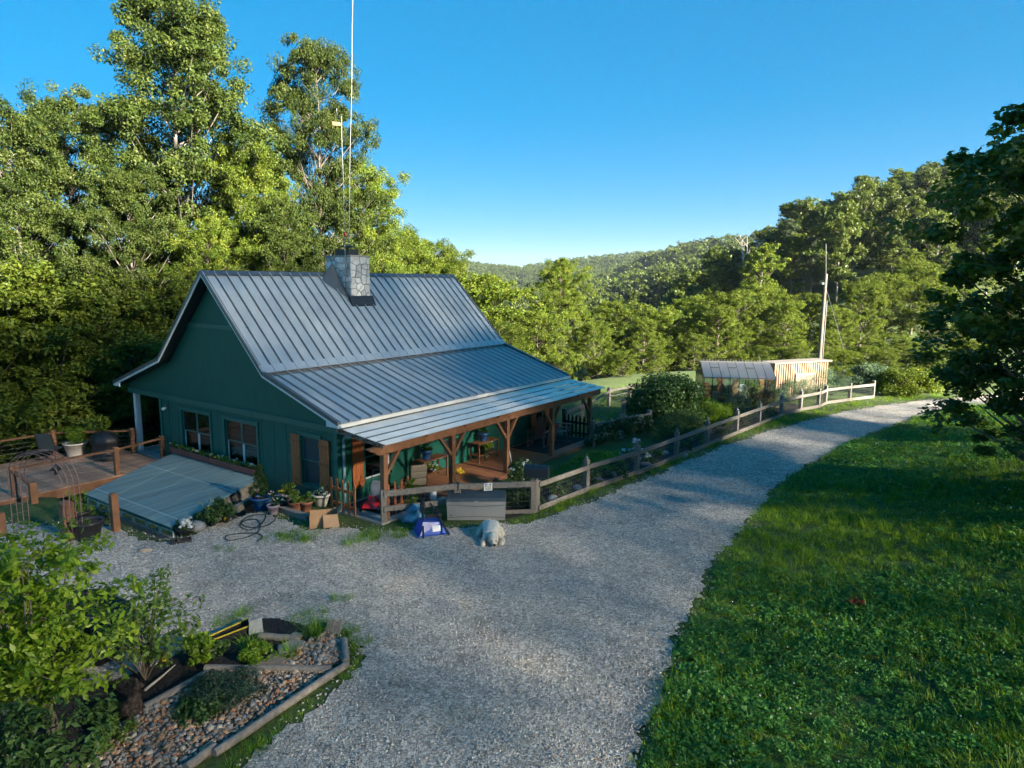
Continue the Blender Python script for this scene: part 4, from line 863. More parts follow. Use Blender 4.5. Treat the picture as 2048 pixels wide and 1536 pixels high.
# plants by the cold frame
potted('potted_plant', 'bushy potted marigolds at the cold frame side', gp(425, 1050), 'pot', 'dark_pot', .8, [('foliage', 'dark_leaf', 16, .36, .34, 60, .08, .04), ('flowers', 'yellow_petal', 5, .34, .44, 5, .07, .06)])
potted('potted_plant', 'leafy pot with trailing herbs beside the marigolds', gp(452, 1044), 'pot', 'dark_pot', .75, [('foliage', 'dark_leaf', 18, .38, .36, 60, .08, .04)])
potted('potted_plant', 'low pot of white petunias at the front corner of the cold frame', gp(371, 1068), 'bowl', 'dark_pot', .75, [('foliage', 'dark_leaf', 10, .24, .16, 40, .07, .04), ('flowers', 'white_petal', 14, .24, .24, 7, .08, .075)])
potted('potted_plant', 'clipped light green bush in a tall black pot behind the wire arch', gp(163, 1050), 'tub', 'dark_pot', 1.2, [('foliage', 'bright_leaf', 14, .26, .55, 60, .05, .025)])
potted('potted_plant', 'larger black pot in front of the clipped bush by the wire arch', gp(178, 1078), 'tub', 'dark_pot', 1.45, [('foliage', 'dark_leaf', 6, .2, .12, 20, .05, .025)])
potted('potted_plant', 'low brownish potted shrub between the black pots and the cold frame post', gp(198, 1045), 'bowl', 'dark_pot', .9, [('foliage', 'dark_leaf', 14, .3, .2, 50, .05, .025)])
o = thing('seed_tray', 'empty black plastic seed tray on the gravel by the petunias', 'tray', gp(362, 1084), .5); mb = MB(); mb.box(-.24, .24, -.12, .12, 0, .02)
for x in (-.24, -.08, .08, .23): mb.box(x, x + .012, -.12, .12, .02, .07)
for y in (-.12, .108): mb.box(-.24, .24, y, y + .012, .02, .07)
mb.build('cells', M['dark_pot'], o)
o = thing('field_stone', 'grey boulder beside the low white petunias', 'stone', gp(393, 1060)); mb = MB(); mb.ball((0, 0, .1), .22, 9, 6, (1.1, .8, .7)); mb.build('rock', M['slate'], o)
o = thing('field_stone', 'small reddish stone on the gravel left of the seed tray', 'stone', gp(290, 1102)); mb = MB(); mb.ball((0, 0, .02), .13, 9, 6, (1.3, .8, .5)); mb.build('rock', M['flag_stone'], o)
# window boxes: two under each gable window
for k, (wa, wb_, z) in enumerate([(7.95, 9.15, .36), (6.75, 7.93, .36), (5.52, 6.72, .34), (4.2, 5.5, .34)]):
    lab = ['left half of the window box pair under the left gable window', 'right half of the window box pair under the left gable window', 'left half of the window box pair under the right gable window', 'right half of the window box pair under the right gable window'][k]
    o = thing('window_box', 'reddish wooden planter, ' + lab, 'planter', hw(UG - .17, (wa + wb_) / 2, z), YAW, 'window boxes'); h = (wb_ - wa) / 2
    mb = MB(); mb.box(-.10, -.08, -h, h, 0, .2); mb.box(.08, .10, -h, h, 0, .2); mb.box(-.079, .079, -h, -h + .02, 0, .2); mb.box(-.079, .079, h - .02, h, 0, .2); mb.box(-.079, .079, -h + .021, h - .021, 0, .02); mb.build('box', M['red_wood'], o)
    mb = MB(); mb.box(-.079, .079, -h + .021, h - .021, .021, .17); mb.build('soil', M['soil'], o)
    r = random.Random(k); C = [(r.uniform(-.08, .08), r.uniform(-h, h), .2 + r.uniform(0, .12)) for _ in range(16)]; foliage('foliage', 'herb_leaf', o, C, [.10] * 16, 40, .06, .03, k + 50)
    C = [(r.uniform(-.12, .06), r.uniform(-h, h), .25 + r.uniform(0, .10)) for _ in range(9)]; foliage('white_flowers', 'white_petal', o, C[:5], [.05] * 5, 7, .05, .045, k + 60); foliage('yellow_flowers', 'yellow_petal', o, C[5:], [.05] * 4, 7, .05, .045, k + 70)

# garden hose in loops
pts = []
for x, y in [(546, 1000), (540, 1020), (552, 1035), (535, 1050), (500, 1055), (482, 1045), (500, 1032), (530, 1030), (525, 1045), (500, 1060), (480, 1052), (492, 1040), (515, 1040), (520, 1058), (505, 1070), (478, 1078), (455, 1080), (452, 1072), (470, 1068), (505, 1066), (525, 1072), (512, 1084)]: pts.append(gp(x, y, .02))
cv = []
for i in range(len(pts) - 1):
    a, b_, c, d = pts[max(0, i - 1)], pts[i], pts[i + 1], pts[min(len(pts) - 1, i + 2)]
    for q in range(6):
        t_ = q / 6; cv.append(.5 * ((2 * b_) + (c - a) * t_ + (2 * a - 5 * b_ + 4 * c - d) * t_ ** 2 + (3 * b_ - a - 3 * c + d) * t_ ** 3))
mb = MB(); mb.tube(cv, .014, 6); tag(mb.build('garden_hose', M['hose_rubber']), 'black garden hose lying in loops on the gravel', 'hose')
# cardboard box with open flaps
o = thing('cardboard_box', 'open brown cardboard box in front of the picket gate', 'box', gp(648, 1050), .25); mb = MB(); X, Y, Z, T = .36, .24, .36, .008
mb.box(-X, X, -Y, -Y + T, 0, Z); mb.box(-X, X, Y - T, Y, 0, Z); mb.box(-X, -X + T, -Y + T, Y - T, 0, Z); mb.box(X - T, X, -Y + T, Y - T, 0, Z); mb.box(-X + T, X - T, -Y + T, Y - T, 0, T); mb.build('carton', M['cardboard'], o)
mb = MB(); mb.hexa([(-.02, -Y - .003, Z), (X, -Y - .003, Z), (X + .05, -Y - .26, Z - .26), (.0, -Y - .26, Z - .26)], [(-.02, -Y - .012, Z + .006), (X, -Y - .012, Z + .006), (X + .05, -Y - .27, Z - .255), (.0, -Y - .27, Z - .255)]); mb.build('flap', M['cardboard'], o)
mb = MB(); mb.hexa([(X + .003, -Y, Z), (X + .003, Y, Z), (X + .12, Y, Z + .14), (X + .12, -Y, Z + .14)], [(X + .011, -Y, Z), (X + .011, Y, Z), (X + .128, Y, Z + .14), (X + .128, -Y, Z + .14)]); mb.build('flap', M['cardboard'], o)
# deck furniture: patio rocker, cream planter, dark planter, covered grill
dl = lambda x, y: at(x, y, ZD)
ch = thing('patio_rocker', 'black sling patio rocking chair on the timber deck', 'chair', dl(105, 918), YAW + 2.2)
mb = MB(); mb.hexa([(-.26, .22, .42), (.26, .22, .42), (.26, .25, .42), (-.26, .25, .42)], [(-.26, .42, 1.05), (.26, .42, 1.05), (.26, .45, 1.05), (-.26, .45, 1.05)]); mb.build('backrest', M['lid_plastic'], ch)
mb = MB(); mb.box(-.26, .26, -.28, .24, .38, .41); mb.build('seat', M['lid_plastic'], ch)
for s in (-1, 1):
    mb = MB(); mb.tube([(s * .29, .44, 1.05), (s * .29, .24, .4), (s * .29, .3, .06)], .016, 6); mb.build('back_leg', M['black_metal'], ch); mb = MB(); mb.tube([(s * .29, -.3, .06), (s * .29, -.28, .62), (s * .29, .3, .66)], .016, 6); mb.build('armrest', M['black_metal'], ch)
    mb = MB(); mb.tube([(s * .29, -.5, .12), (s * .29, -.25, .04), (s * .29, 0, .015), (s * .29, .25, .04), (s * .29, .5, .12)], .016, 6); mb.build('rocker', M['black_metal'], ch)
o = potted('potted_plant', 'large ribbed cream planter with tall green grass on the deck', dl(152, 912), 'tub', 'cream_pot', 1.55, [('foliage', 'bright_leaf', 20, .34, .62, 45, .16, .02)])
o = potted('potted_plant', 'dark planter with feathery tall grass behind the covered grill', dl(195, 898), 'tub', 'terracotta', 1.3, [('foliage', 'herb_leaf', 26, .5, .95, 45, .20, .014)])
g_ = thing('covered_grill', 'barbecue grill under a black fabric cover on the deck', 'grill', dl(212, 918), YAW); mb = MB(); prof = [(.52, .08), (.50, .35), (.47, .55), (.55, .66), (.50, .85), (.36, .98), (.12, 1.02)]; rr_ = random.Random(2)
rows = []
for r_, z in prof: rows.append([((r_ * (1 + .10 * math.sin(j * 2.1 + z * 7) + rr_.uniform(-.03, .03))) * math.cos(2 * math.pi * j / 24) * .75, (r_ * (1 + .07 * math.sin(j * 1.7))) * math.sin(2 * math.pi * j / 24) * 1.15, z) for j in range(24)])
for rw in rows: rw.append(rw[0])
mb.sheet(rows); mb.add(rows[-1][:24], [tuple(range(24))]); mb.build('cover', M['grill_cover'], g_)
for s in (-1, 1):
    for q in (-1, 1): mb = MB(); mb.tube([(s * .25, q * .38, 0), (s * .25, q * .38, .2)], .02, 6); mb.build('leg', M['black_metal'], g_)
# wire arch
ar_ = thing('wire_arch', 'rusty wire garden arch beside the deck steps', 'garden arch', (0, 0, 0)); pL, pR = gp(44, 1062), gp(152, 1085); dv = pR - pL; nv = Vector((-dv.y, dv.x, 0)).normalized() * .42
wd = dv.length; H0 = 1.5
def arch_pt(t_, off):
    if t_ < .3: return pL + nv * off + Vector((0, 0, H0 * t_ / .3))
    if t_ > .7: return pR + nv * off + Vector((0, 0, H0 * (1 - t_) / .3))
    a = math.pi * (t_ - .3) / .4; return (pL + pR) / 2 - dv / 2 * math.cos(a) + nv * off + Vector((0, 0, H0 + wd * .36 * math.sin(a)))
for off in (-.5, -.17, .17, .5): mb = MB(); mb.tube([arch_pt(i / 40, off) for i in range(41)], .011, 5, False); mb.build('hoop', M['rust'], ar_)
for i in range(0, 41, 2): mb = MB(); mb.tube([arch_pt(i / 40, -.5), arch_pt(i / 40, .5)], .006, 4, False); mb.build('cross_wire', M['rust'], ar_)
o = thing('hanging_lantern', 'small dark lantern hanging from the wire arch', 'lantern', arch_pt(.57, 0) - Vector((0, 0, .42))); mb = MB(); mb.lathe([(.05, 0), (.05, .10), (.14, .12), (.03, .24), (.02, .26)], 10); mb.tube([(0, 0, .26), (0, 0, .42)], .006, 4); mb.build('shade', M['black_metal'], o)
# ---------------------------------------------------------------- rail fences: posts, rails, wire
def fence_run(name, label, pts, mat='old_wood', h=.92, rails=((.80, .14), (.10, .15)), cap=True, wire=True, post=.075, side=1, cat='fence', post_h=None):
    o = thing(name, label, cat, (0, 0, 0)); pts = [Vector(p) for p in pts]; ph = post_h or h + .10
    for p in pts:
        mb = MB(); mb.box(-post, post, -post, post, -.2, ph); d = (pts[-1] - pts[0]); mb.build('post', M[mat], o, p, (0, 0, math.atan2(d.y, d.x)))
    for a, b_ in zip(pts[:-1], pts[1:]):
        d = (b_ - a).normalized(); nrm = Vector((d.y, -d.x, 0)) * (post + .022) * side
        for z, t_ in rails:
            mb = MB(); j = rnd.uniform(-.012, .012); mb.beam(a + nrm + d * .004 + Vector((0, 0, z + j)), b_ + nrm - d * .004 + Vector((0, 0, z - j)), .04, t_); mb.build('rail', M[mat], o)
        if wire:
            mb = MB(); L_ = (b_ - a).length; k = max(2, int(L_ / .11)); n2 = nrm * .55
            for i in range(k + 1): q = a.lerp(b_, i / k) + n2; mb.beam(q + Vector((0, 0, .03)), q + Vector((0, 0, h - .06)), .004, .004)
            for z in np.arange(.08, h - .1, .13): mb.beam(a + n2 + Vector((0, 0, z)), b_ + n2 + Vector((0, 0, z)), .004, .004)
            mb.build('wire_mesh', M['steel_wire'], o)['kind'] = 'stuff'
    return o
FX = [(1072, 1022), (1172, 982), (1273, 948), (1352, 917), (1413, 892), (1472, 868), (1517, 850), (1562, 833), (1600, 822), (1636, 815), (1650, 808), (1698, 802), (1745, 796)]
FP = [at(x, y) for x, y in FX]
fence = fence_run('rail_fence', 'long weathered two-rail fence with wire mesh along the gravel drive', FP)
for i, p in enumerate(FP[1:9]):                 # upturned bottles on the posts
    mb = MB(); mb.lathe([(.05, 0), (.055, .05), (.045, .09), (.014, .11), (.012, .19), (.004, .195)], 12); o = mb.build('post_bottle', M['galvanised'], None, p + Vector((0, 0, 1.021))); tag(o, ['clear plastic bottle upturned on the fence post nearest the mailbox corner'][0] if i == 0 else f'clear plastic bottle upturned on the {["second", "third", "fourth", "fifth", "sixth", "seventh", "eighth"][i - 1]} fence post along the drive', 'bottle', 'bottles on fence posts')
LF = [at(768, 1046), at(912, 1030), at(1066, 1024)]
fence_run('rail_fence', 'short weathered rail fence across the porch end, left of the storage box', LF[:2], rails=((.86, .16), (.44, .14)), post_h=.94)
fence_run('rail_fence', 'short rail fence behind the storage box carrying a white notice', [LF[1] + (LF[2] - LF[1]) * .03, LF[2]], rails=((.86, .16), (.06, .12)), post_h=.94)
nrm = Vector(((LF[2] - LF[0]).y, -(LF[2] - LF[0]).x, 0)).normalized(); sp = at_y(976, 974, LF[1].y + .02)
sg = thing('notice_sign', 'small white printed notice fixed to the short rail fence', 'sign', LF[1].lerp(LF[2], .40) + nrm * .125 + Vector((0, 0, .84)), math.atan2((LF[2] - LF[0]).y, (LF[2] - LF[0]).x))
mb = MB(); mb.box(-.12, .12, -.006, 0, -.12, .10); mb.build('board', M['plastic_white'], sg)
for (a, b_, c, d, m_) in [(-.09, -.02, .05, .075, 'blue_plastic'), (.03, .09, .05, .08, 'blue_plastic'), (-.09, -.05, .0, .03, 'black_metal'), (-.03, .03, .0, .03, 'yellow_plastic'), (.05, .08, .0, .03, 'black_metal'), (-.09, .09, -.045, -.03, 'steel_wire'), (-.09, .09, -.075, -.062, 'steel_wire'), (-.09, .07, -.10, -.09, 'steel_wire')]:
    mb = MB(); mb.box(a, b_, -.009, -.0062, c, d); mb.build('print', M[m_], sg)
# garden fence behind the porch, hedge rails, gate posts
fence_run('garden_fence', 'low rail fence at the back of the sunlit lawn', [at(1128, 862), at(1178, 838), at(1217, 812), at(1259, 803), at(1300, 795), at(1345, 787)], rails=((.84, .12), (.55, .02)), post_h=1.0, side=1)
gp1, gp2, gp0 = at(1243, 878), at(1297, 868), at(1185, 893)
fence_run('hedge_fence', 'grey rail and square posts above the variegated ivy hedge', [gp0, gp1, gp2], rails=((.92, .05),), wire=False, post=.085, post_h=1.06)
for i, (x, y) in enumerate([(1246, 845), (1165, 838)]):
    o = thing('gate_post', ['square timber gate post behind the ivy hedge', 'square timber post in the lawn behind the porch end'][i], 'post', at(x, y)); mb = MB(); mb.box(-.09, .09, -.09, .09, -.1, 1.1); mb.build('shaft', M['old_wood'], o)
# little black wire edging fence in the flower bed
wf = [at(x, y) for x, y in [(1100, 985), (1150, 965), (1200, 945), (1250, 925), (1300, 905), (1345, 888), (1375, 870)]]
o = thing('wire_edging', 'low black wire edging fence through the flower bed', 'fence', (0, 0, 0)); mb = MB()
for a, b_ in zip(wf[:-1], wf[1:]):
    k = 16
    for i in range(k): q = a.lerp(b_, i / k); mb.beam(q, q + Vector((0, 0, .42 if i % 2 else .36)), .012, .012)
    mb.beam(a + Vector((0, 0, .30)), b_ + Vector((0, 0, .30)), .01, .012); mb.beam(a + Vector((0, 0, .08)), b_ + Vector((0, 0, .08)), .01, .012)
mb.build('pickets', M['black_metal'], o)['kind'] = 'stuff'
# dark planting strip inside the fence
strip = [tuple(at(x, y).xy) for x, y in [(1000, 1035), (1075, 1018), (1180, 978), (1300, 935), (1420, 886), (1520, 848), (1600, 820), (1560, 805), (1440, 850), (1330, 888), (1230, 925), (1130, 965), (1040, 975)]]
tag(flat_sheet('flower_bed', strip, .010, M['mulch'], .08), kind='structure')
# ---------------------------------------------------------------- mailbox, deck box, wheelbarrow
mbx = thing('mailbox', 'black arched mailbox on the fence corner post', 'mailbox', FP[0] + Vector((0, .02, 1.03)), math.radians(-14))
prof = [(-.11, 0)] + [(.11 * -math.cos(math.pi * i / 10), .15 + .10 * math.sin(math.pi * i / 10)) for i in range(11)] + [(.11, 0)]
prof = [(a * 1.35, b_ * 1.35) for a, b_ in prof]
mb = MB(); mb.prism(prof, 0, -.34, .34); mb.build('body', M['mailbox_paint'], mbx); mb = MB(); mb.prism([(a * 1.04, b_ * 1.03 - .004) for a, b_ in prof], 0, .341, .352); mb.build('door', M['mailbox_paint'], mbx); mb = MB(); mb.box(-.25, .25, -.10, .10, -.05, -.001); mb.build('mount', M['old_wood'], mbx)
a, b_ = at(893, 1041), at(1011, 1041); dbx = thing('storage_box', 'grey plastic storage bench with dark lid in front of the rail fence', 'storage box', (a + b_) / 2 + Vector((0, .28, 0)), math.atan2((b_ - a).y, (b_ - a).x)); W_ = (b_ - a).length / 2; Dp = .33; Hh = .62
mb = MB(); mb.hexa([(-W_ + .02, -Dp + .02, .02), (W_ - .02, -Dp + .02, .02), (W_ - .02, Dp - .02, .02), (-W_ + .02, Dp - .02, .02)], [(-W_, -Dp, Hh - .06), (W_, -Dp, Hh - .06), (W_, Dp, Hh - .06), (-W_, Dp, Hh - .06)]); mb.build('tub', M['grey_plastic'], dbx)
mb = MB(); mb.hexa([(-W_ - .015, -Dp - .015, Hh - .059), (W_ + .015, -Dp - .015, Hh - .059), (W_ + .015, Dp + .015, Hh - .059), (-W_ - .015, Dp + .015, Hh - .059)], [(-W_ + .01, -Dp + .03, Hh + .02), (W_ - .01, -Dp + .03, Hh + .02), (W_ - .01, Dp - .01, Hh + .06), (-W_ + .01, Dp - .01, Hh + .06)]); mb.build('lid', M['lid_plastic'], dbx)
for s, z in ((1, .46), (-1, .10)):
    mb = MB(); pts = [(-W_ + .03 + 2 * (W_ - .03) * i / 16, -Dp - .0045 + .018 * (.5 - z), z - s * .035 * math.sin(math.pi * i / 16)) for i in range(17)]; mb.tube(pts, .006, 4); mb.build('moulded_line', M['lid_plastic'], dbx)
mb = MB(); mb.box(-.05, .05, -Dp - .022, -Dp - .004, .50, .575); mb.build('latch', M['grey_plastic'], dbx); mb = MB(); mb.box(-W_ + .09, -W_ + .16, -Dp - .004, -Dp + .02, .155, .175); mb.build('badge', M['lid_plastic'], dbx)
# blue wheelbarrow turned upside down: tray rim on the ground, wheel in the air, handles to the front
wb_ = thing('wheelbarrow', 'blue wheelbarrow lying upside down with black handles and wheel', 'wheelbarrow', at(862, 1062), math.radians(20)); mb = MB()
mb.hexa([(-.40, -.34, .015), (.40, -.30, .015), (.40, .34, .015), (-.40, .30, .015)], [(-.25, -.2, .34), (.22, -.16, .27), (.22, .2, .27), (-.25, .2, .34)]); mb.build('tray', M['blue_plastic'], wb_)
mb = MB(); mb.box(-.43, .43, -.37, .37, 0, .02); mb.build('rim', M['blue_plastic'], wb_)
for s in (-1, 1):
    mb = MB(); mb.beam((s * .10, .48, .60), (s * .34, -.58, .06), .045, .04); mb.build('handle', M['black_metal'], wb_)
    mb = MB(); mb.tube([(s * .22, -.12, .30), (s * .20, -.02, .56), (s * .14, .08, .60), (s * .20, .16, .36)], .018, 6); mb.build('leg', M['black_metal'], wb_)
mb = MB(); ring = [(.0 + 0, .42 + .17 * math.cos(2 * math.pi * i / 20), .52 + .17 * math.sin(2 * math.pi * i / 20)) for i in range(21)]; mb.tube([(-.12, y, z) for _, y, z in ring], .045, 8, False); wh = mb.build('wheel', M['black_metal'], wb_); mb = MB(); mb.lathe([(.12, -.02), (.12, .02)], 14); mb.build('hub', M['galvanised'], wh, (-.12, .42, .52), (0, math.pi / 2, 0))
mb = MB(); mb.box(-.14, .30, .02, .06, .36, .44); mb.build('brace', M['black_metal'], wb_)
for x0, x1, t_, m_ in ((-.02, .20, 0, 'plastic_white'),):
    mb = MB(); f = lambda x, q: (x, -.34 + .04 * (x + .4) / .8 + q * .135 - .006, .015 + q * .27); mb.add([f(x0, .25), f(x1, .25), f(x1, .75), f(x0, .75)], [(0, 1, 2, 3)]); mb.build('sticker', M[m_], wb_)
bg_ = thing('plastic_bag', 'crumpled light blue plastic sack behind the upturned wheelbarrow', 'bag', at(828, 1042)); mb = MB(); rr_ = random.Random(4); rows = []
for z, r_ in ((0, .30), (.10, .32), (.24, .24), (.36, .2), (.46, .10), (.5, .02)): rows.append([((r_ * (1 + rr_.uniform(-.25, .25))) * math.cos(2 * math.pi * j / 12), (r_ * (1 + rr_.uniform(-.25, .25))) * .8 * math.sin(2 * math.pi * j / 12), z + rr_.uniform(-.03, .03) * (z > 0)) for j in range(12)])
for rw in rows: rw.append(rw[0])
mb.sheet(rows, False); mb.build('sack', M['blue_bag'], bg_)
# ---------------------------------------------------------------- picket gates at the porch end
def picket(parent, u, w, z, h, axis, mat='shutter_wood', wd=.085):
    mb = MB(); x = wd / 2; prof = [(-x, 0), (x, 0), (x, h - .10), (x * .55, h - .085), (x * .95, h - .05), (0, h), (-x * .95, h - .05), (-x * .55, h - .085), (-x, h - .10)]; mb.prism(prof, 1, -.011, .011); mb.build('picket', M[mat], parent, hw(u, w, z), (0, 0, axis))
def picket_panel(label, p0, p1, n_, h, mat='shutter_wood', name='picket_gate'):
    o = thing(name, label, 'gate', (0, 0, 0)); (u0, w0), (u1, w1) = p0, p1; an = YAW + math.atan2(w1 - w0, u1 - u0)
    for i in range(n_): t_ = i / (n_ - 1); picket(o, u0 + (u1 - u0) * t_, w0 + (w1 - w0) * t_, .06, h, an, mat)
    for z in (.25, .72 * h):
        a, b_ = hw(u0, w0, z), hw(u1, w1, z); n2 = Vector((-(b_ - a).y, (b_ - a).x, 0)).normalized() * .031; mb = MB(); mb.beam(a + n2, b_ + n2, .035, .09); mb.build('cross_rail', M[mat], o)
    return o
picket_panel('brown picket gate between the house corner and the cardboard box', (.10, .42), (.02, -.62), 5, .95)
picket_panel('open brown picket gate behind the short rail fence, overgrown with vines', (.55, -1.40), (1.45, -1.28), 4, .95)
picket_panel('dark picket fence closing the far end of the porch', (12.2, -.1), (12.2, -1.4), 8, .95, 'black_metal', 'picket_fence')
vn = thing('climbing_vine', 'green vine with pale flowers on the open picket gate', 'vine', hw(1.35, -1.5, 0), YAW); C = [(rnd.gauss(0, .08), rnd.gauss(0, .06), .15 + .8 * rnd.random()) for _ in range(22)]; foliage('leaves', 'bright_leaf', vn, C, [.10] * 22, 26, .07, .045, 91)
# ---------------------------------------------------------------- things on the porch
def console(label, u0, u1, w0, w1):
    o = thing('console_table', label, 'table', hw(0, 0, 0), YAW); z = .10; H = .80
    mb = MB(); mb.box(u0, u1, w0, w1, H - .04, H); mb.build('table_top', M['stained_wood'], o); mb = MB(); mb.box(u0 + .05, u1 - .05, w0 + .04, w1 - .03, .32, .35); mb.build('shelf', M['stained_wood'], o)
    for u in (u0 + .03, u1 - .03):
        for w in (w0 + .03, w1 - .03): mb = MB(); mb.box(u - .025, u + .025, w - .025, w + .025, z, H - .041); mb.build('leg', M['stained_wood'], o)
    return o
console('dark wooden console table with white-flowered plant behind the cushioned chair', 3.35, 4.55, -.15, .30); console('dark wooden console table with trailing plant against the porch wall', 6.35, 7.55, -.05, .38)
for (u, w, z, lab, tr) in ((3.8, .02, .35, 'white-flowered plant in a bowl on the shelf of the table behind the cushioned chair', 0), (6.95, .12, .35, 'trailing variegated plant on the shelf of the table against the porch wall', 1)):
    o = potted('potted_plant', lab, hw(u, w, z + .001), 'bowl', 'dark_pot', .7, [('foliage', 'bright_leaf', 12, .26, .22, 35, .09, .05), ('flowers', 'white_petal', 7, .28, .22, 6, .07, .06)])
    if tr: foliage('trailing_stems', 'ivy_leaf', o, [(.02, -.28, .15 - .08 * i) for i in range(5)], [.08] * 5, 30, .06, .04, 33)
for (u, w, lab, m_) in ((3.75, .1, 'blue glazed pot on the table behind the cushioned chair', 'blue_glaze'), (6.9, .18, 'blue glazed pot on the table against the porch wall', 'blue_glaze')):
    potted('potted_plant', lab, hw(u, w, .801), 'pot', m_, 1.0, [('foliage', 'dark_leaf', 8, .2, .25, 30, .08, .05)])
def recliner(label, loc, rz):
    o = thing('patio_chair', label, 'chair', loc, rz)
    for i in range(3):
        t_ = i / 3; mb = MB(); a, b_ = Vector((0, .18 + .14 * t_, .45 + .62 * t_)), Vector((0, .18 + .14 * (t_ + .32), .45 + .62 * (t_ + .32))); mb.beam(a, b_, .50, .10, (0, -1, .3)); x = mb.build('back_cushion', M['cushion'], o); bv = x.modifiers.new('soft', 'BEVEL'); bv.width = .035; bv.segments = 3
    mb = MB(); mb.box(-.25, .25, -.32, .2, .40, .49); x = mb.build('seat_cushion', M['cushion'], o); bv = x.modifiers.new('soft', 'BEVEL'); bv.width = .03; bv.segments = 3
    for s in (-1, 1):
        mb = MB(); mb.tube([(s * .28, -.32, .0), (s * .28, -.28, .60), (s * .28, .30, .62)], .014, 6); mb.build('arm_frame', M['black_metal'], o); mb = MB(); mb.tube([(s * .28, .34, 0), (s * .26, .15, .42), (s * .25, .34, 1.1)], .014, 6); mb.build('back_frame', M['black_metal'], o)
recliner('patio chair with padded tan cushions near the porch corner', hw(2.35, -.75, .05), YAW + math.radians(150))
def rocker(label, loc, rz):
    o = thing('porch_rocker', label, 'chair', loc, rz)
    for i in range(5):
        x = (i - 2) * .095; hgt = 1.12 - .05 * abs(i - 2); mb = MB(); mb.beam((x * .85, .18, .36), (x * 1.1, .42, hgt), .085, .02, (0, -1, .3)); mb.build('back_slat', M['chair_plastic'], o)
    for i in range(5):
        mb = MB(); y = -.30 + i * .11; mb.box(-.27, .27, y, y + .1, .38 - i * .012, .40 - i * .012); mb.build('seat_slat', M['chair_plastic'], o)
    for s in (-1, 1):
        mb = MB(); mb.box(s * .36 - .06, s * .36 + .06, -.36, .30, .60, .625); mb.build('armrest', M['chair_plastic'], o); mb = MB(); mb.tube([(s * .33, -.3, .03), (s * .33, -.3, .2), (s * .33, -.3, .6)], [.03, .035, .025], 7); mb.build('front_leg', M['chair_plastic'], o); mb = MB(); mb.tube([(s * .33, .2, .03), (s * .33, .24, .6)], .028, 7); mb.build('rear_leg', M['chair_plastic'], o)
        mb = MB(); mb.tube([(s * .33, -.45, .06), (s * .33, -.1, .02), (s * .33, .25, .025), (s * .33, .5, .09)], .02, 6); mb.build('rocker_rail', M['chair_plastic'], o)
rocker('brown slatted rocking chair by the porch wall, turned sideways', hw(9.75, -.35, .115), YAW - math.radians(75)); rocker('brown slatted rocking chair at the far end of the porch, facing out', hw(11.2, -.55, .115), YAW + math.radians(20))
for (u0, u1, w0, w1, lab, z) in ((8.95, 12.1, -1.22, .35, 'large dark rug under the rocking chairs', .101), (.6, 3.6, -1.35, .3, 'dark mat under the cushioned chair and mower', .041)):
    mb = MB(); mb.box(u0, u1, w0, w1, z, z + .010) if z > .1 else mb.box(u0, 2.88, w0, w1, z, z + .010); o = thing('porch_rug', lab, 'rug', (HX, HY, 0), YAW); mb.build('pile', M['rug'], o)
mw = thing('lawn_mower', 'red push mower with grey grass bag behind the picket gate', 'lawn mower', hw(.75, -.55, .052), YAW + .5); mb = MB(); mb.hexa([(-.26, -.24, .10), (.26, -.24, .10), (.26, .24, .10), (-.26, .24, .10)], [(-.18, -.18, .24), (.2, -.18, .24), (.2, .18, .24), (-.18, .18, .24)]); mb.build('deck', M['red_paint'], mw); mb = MB(); mb.hexa([(-.13, -.13, .245), (.15, -.13, .245), (.15, .13, .245), (-.13, .13, .245)], [(-.08, -.09, .40), (.10, -.09, .38), (.10, .09, .38), (-.08, .09, .40)]); mb.build('engine_cover', M['red_paint'], mw)
for x in (-.24, .24):
    for y in (-.26, .26): mb = MB(); mb.lathe([(.09, -.025), (.10, 0), (.09, .025)], 14); mb.build('wheel', M['black_metal'], mw, (x, y, .10), (math.pi / 2, 0, 0))
mb = MB(); mb.hexa([(.22, -.16, .2), (.5, -.16, .3), (.5, .16, .3), (.22, .16, .2)], [(.3, -.13, .62), (.52, -.13, .7), (.52, .13, .7), (.3, .13, .62)]); mb.build('grass_bag', M['slate'], mw); mb = MB(); mb.tube([(.2, -.2, .25), (.75, -.2, .95), (.75, .2, .95), (.2, .2, .25)], .013, 6); mb.build('handle', M['black_metal'], mw)
o = thing('spray_jug', 'white jug with green cap on the dark porch mat', 'jug', hw(2.5, -1.3, .052)); mb = MB(); mb.lathe([(.10, 0), (.10, .2), (.05, .27), (.04, .30)], 12); mb.build('body', M['plastic_white'], o); mb = MB(); mb.lathe([(.06, .301), (.055, .37), (.02, .40)], 10); mb.build('cap', M['bright_leaf'] if False else M['yellow_plastic'], o)
o = thing('rubber_boots', 'small yellow rubber clogs on the porch floor by the column', 'boots', hw(4.95, -.35, .101), YAW); 
for s in (-1, 1): mb = MB(); mb.ball((s * .07, 0, .06), .07, 8, 6, (.8, 1.8, .85)); mb.tube([(s * .07, .08, .06), (s * .07, .08, .18)], .05, 8); mb.build('boot', M['yellow_plastic'], o)
o = thing('red_bucket', 'red bucket lying on the porch edge behind the fence', 'bucket', hw(3.2, -1.05, .17), YAW); mb = MB(); mb.lathe([(.09, 0), (.12, .22), (.13, .22), (.13, .24), (.11, .24)], 14); mb.build('pail', M['red_paint'], o, (0, 0, 0), (1.4, 0, .5))
o = thing('broom_stick', 'white stick leaning against the middle porch column', 'stick', hw(6.25, -1.62, .02)); mb = MB(); mb.tube([(0, 0, 0), (-.18, .12, .98)], .012, 6); mb.build('shaft', M['plastic_white'], o)
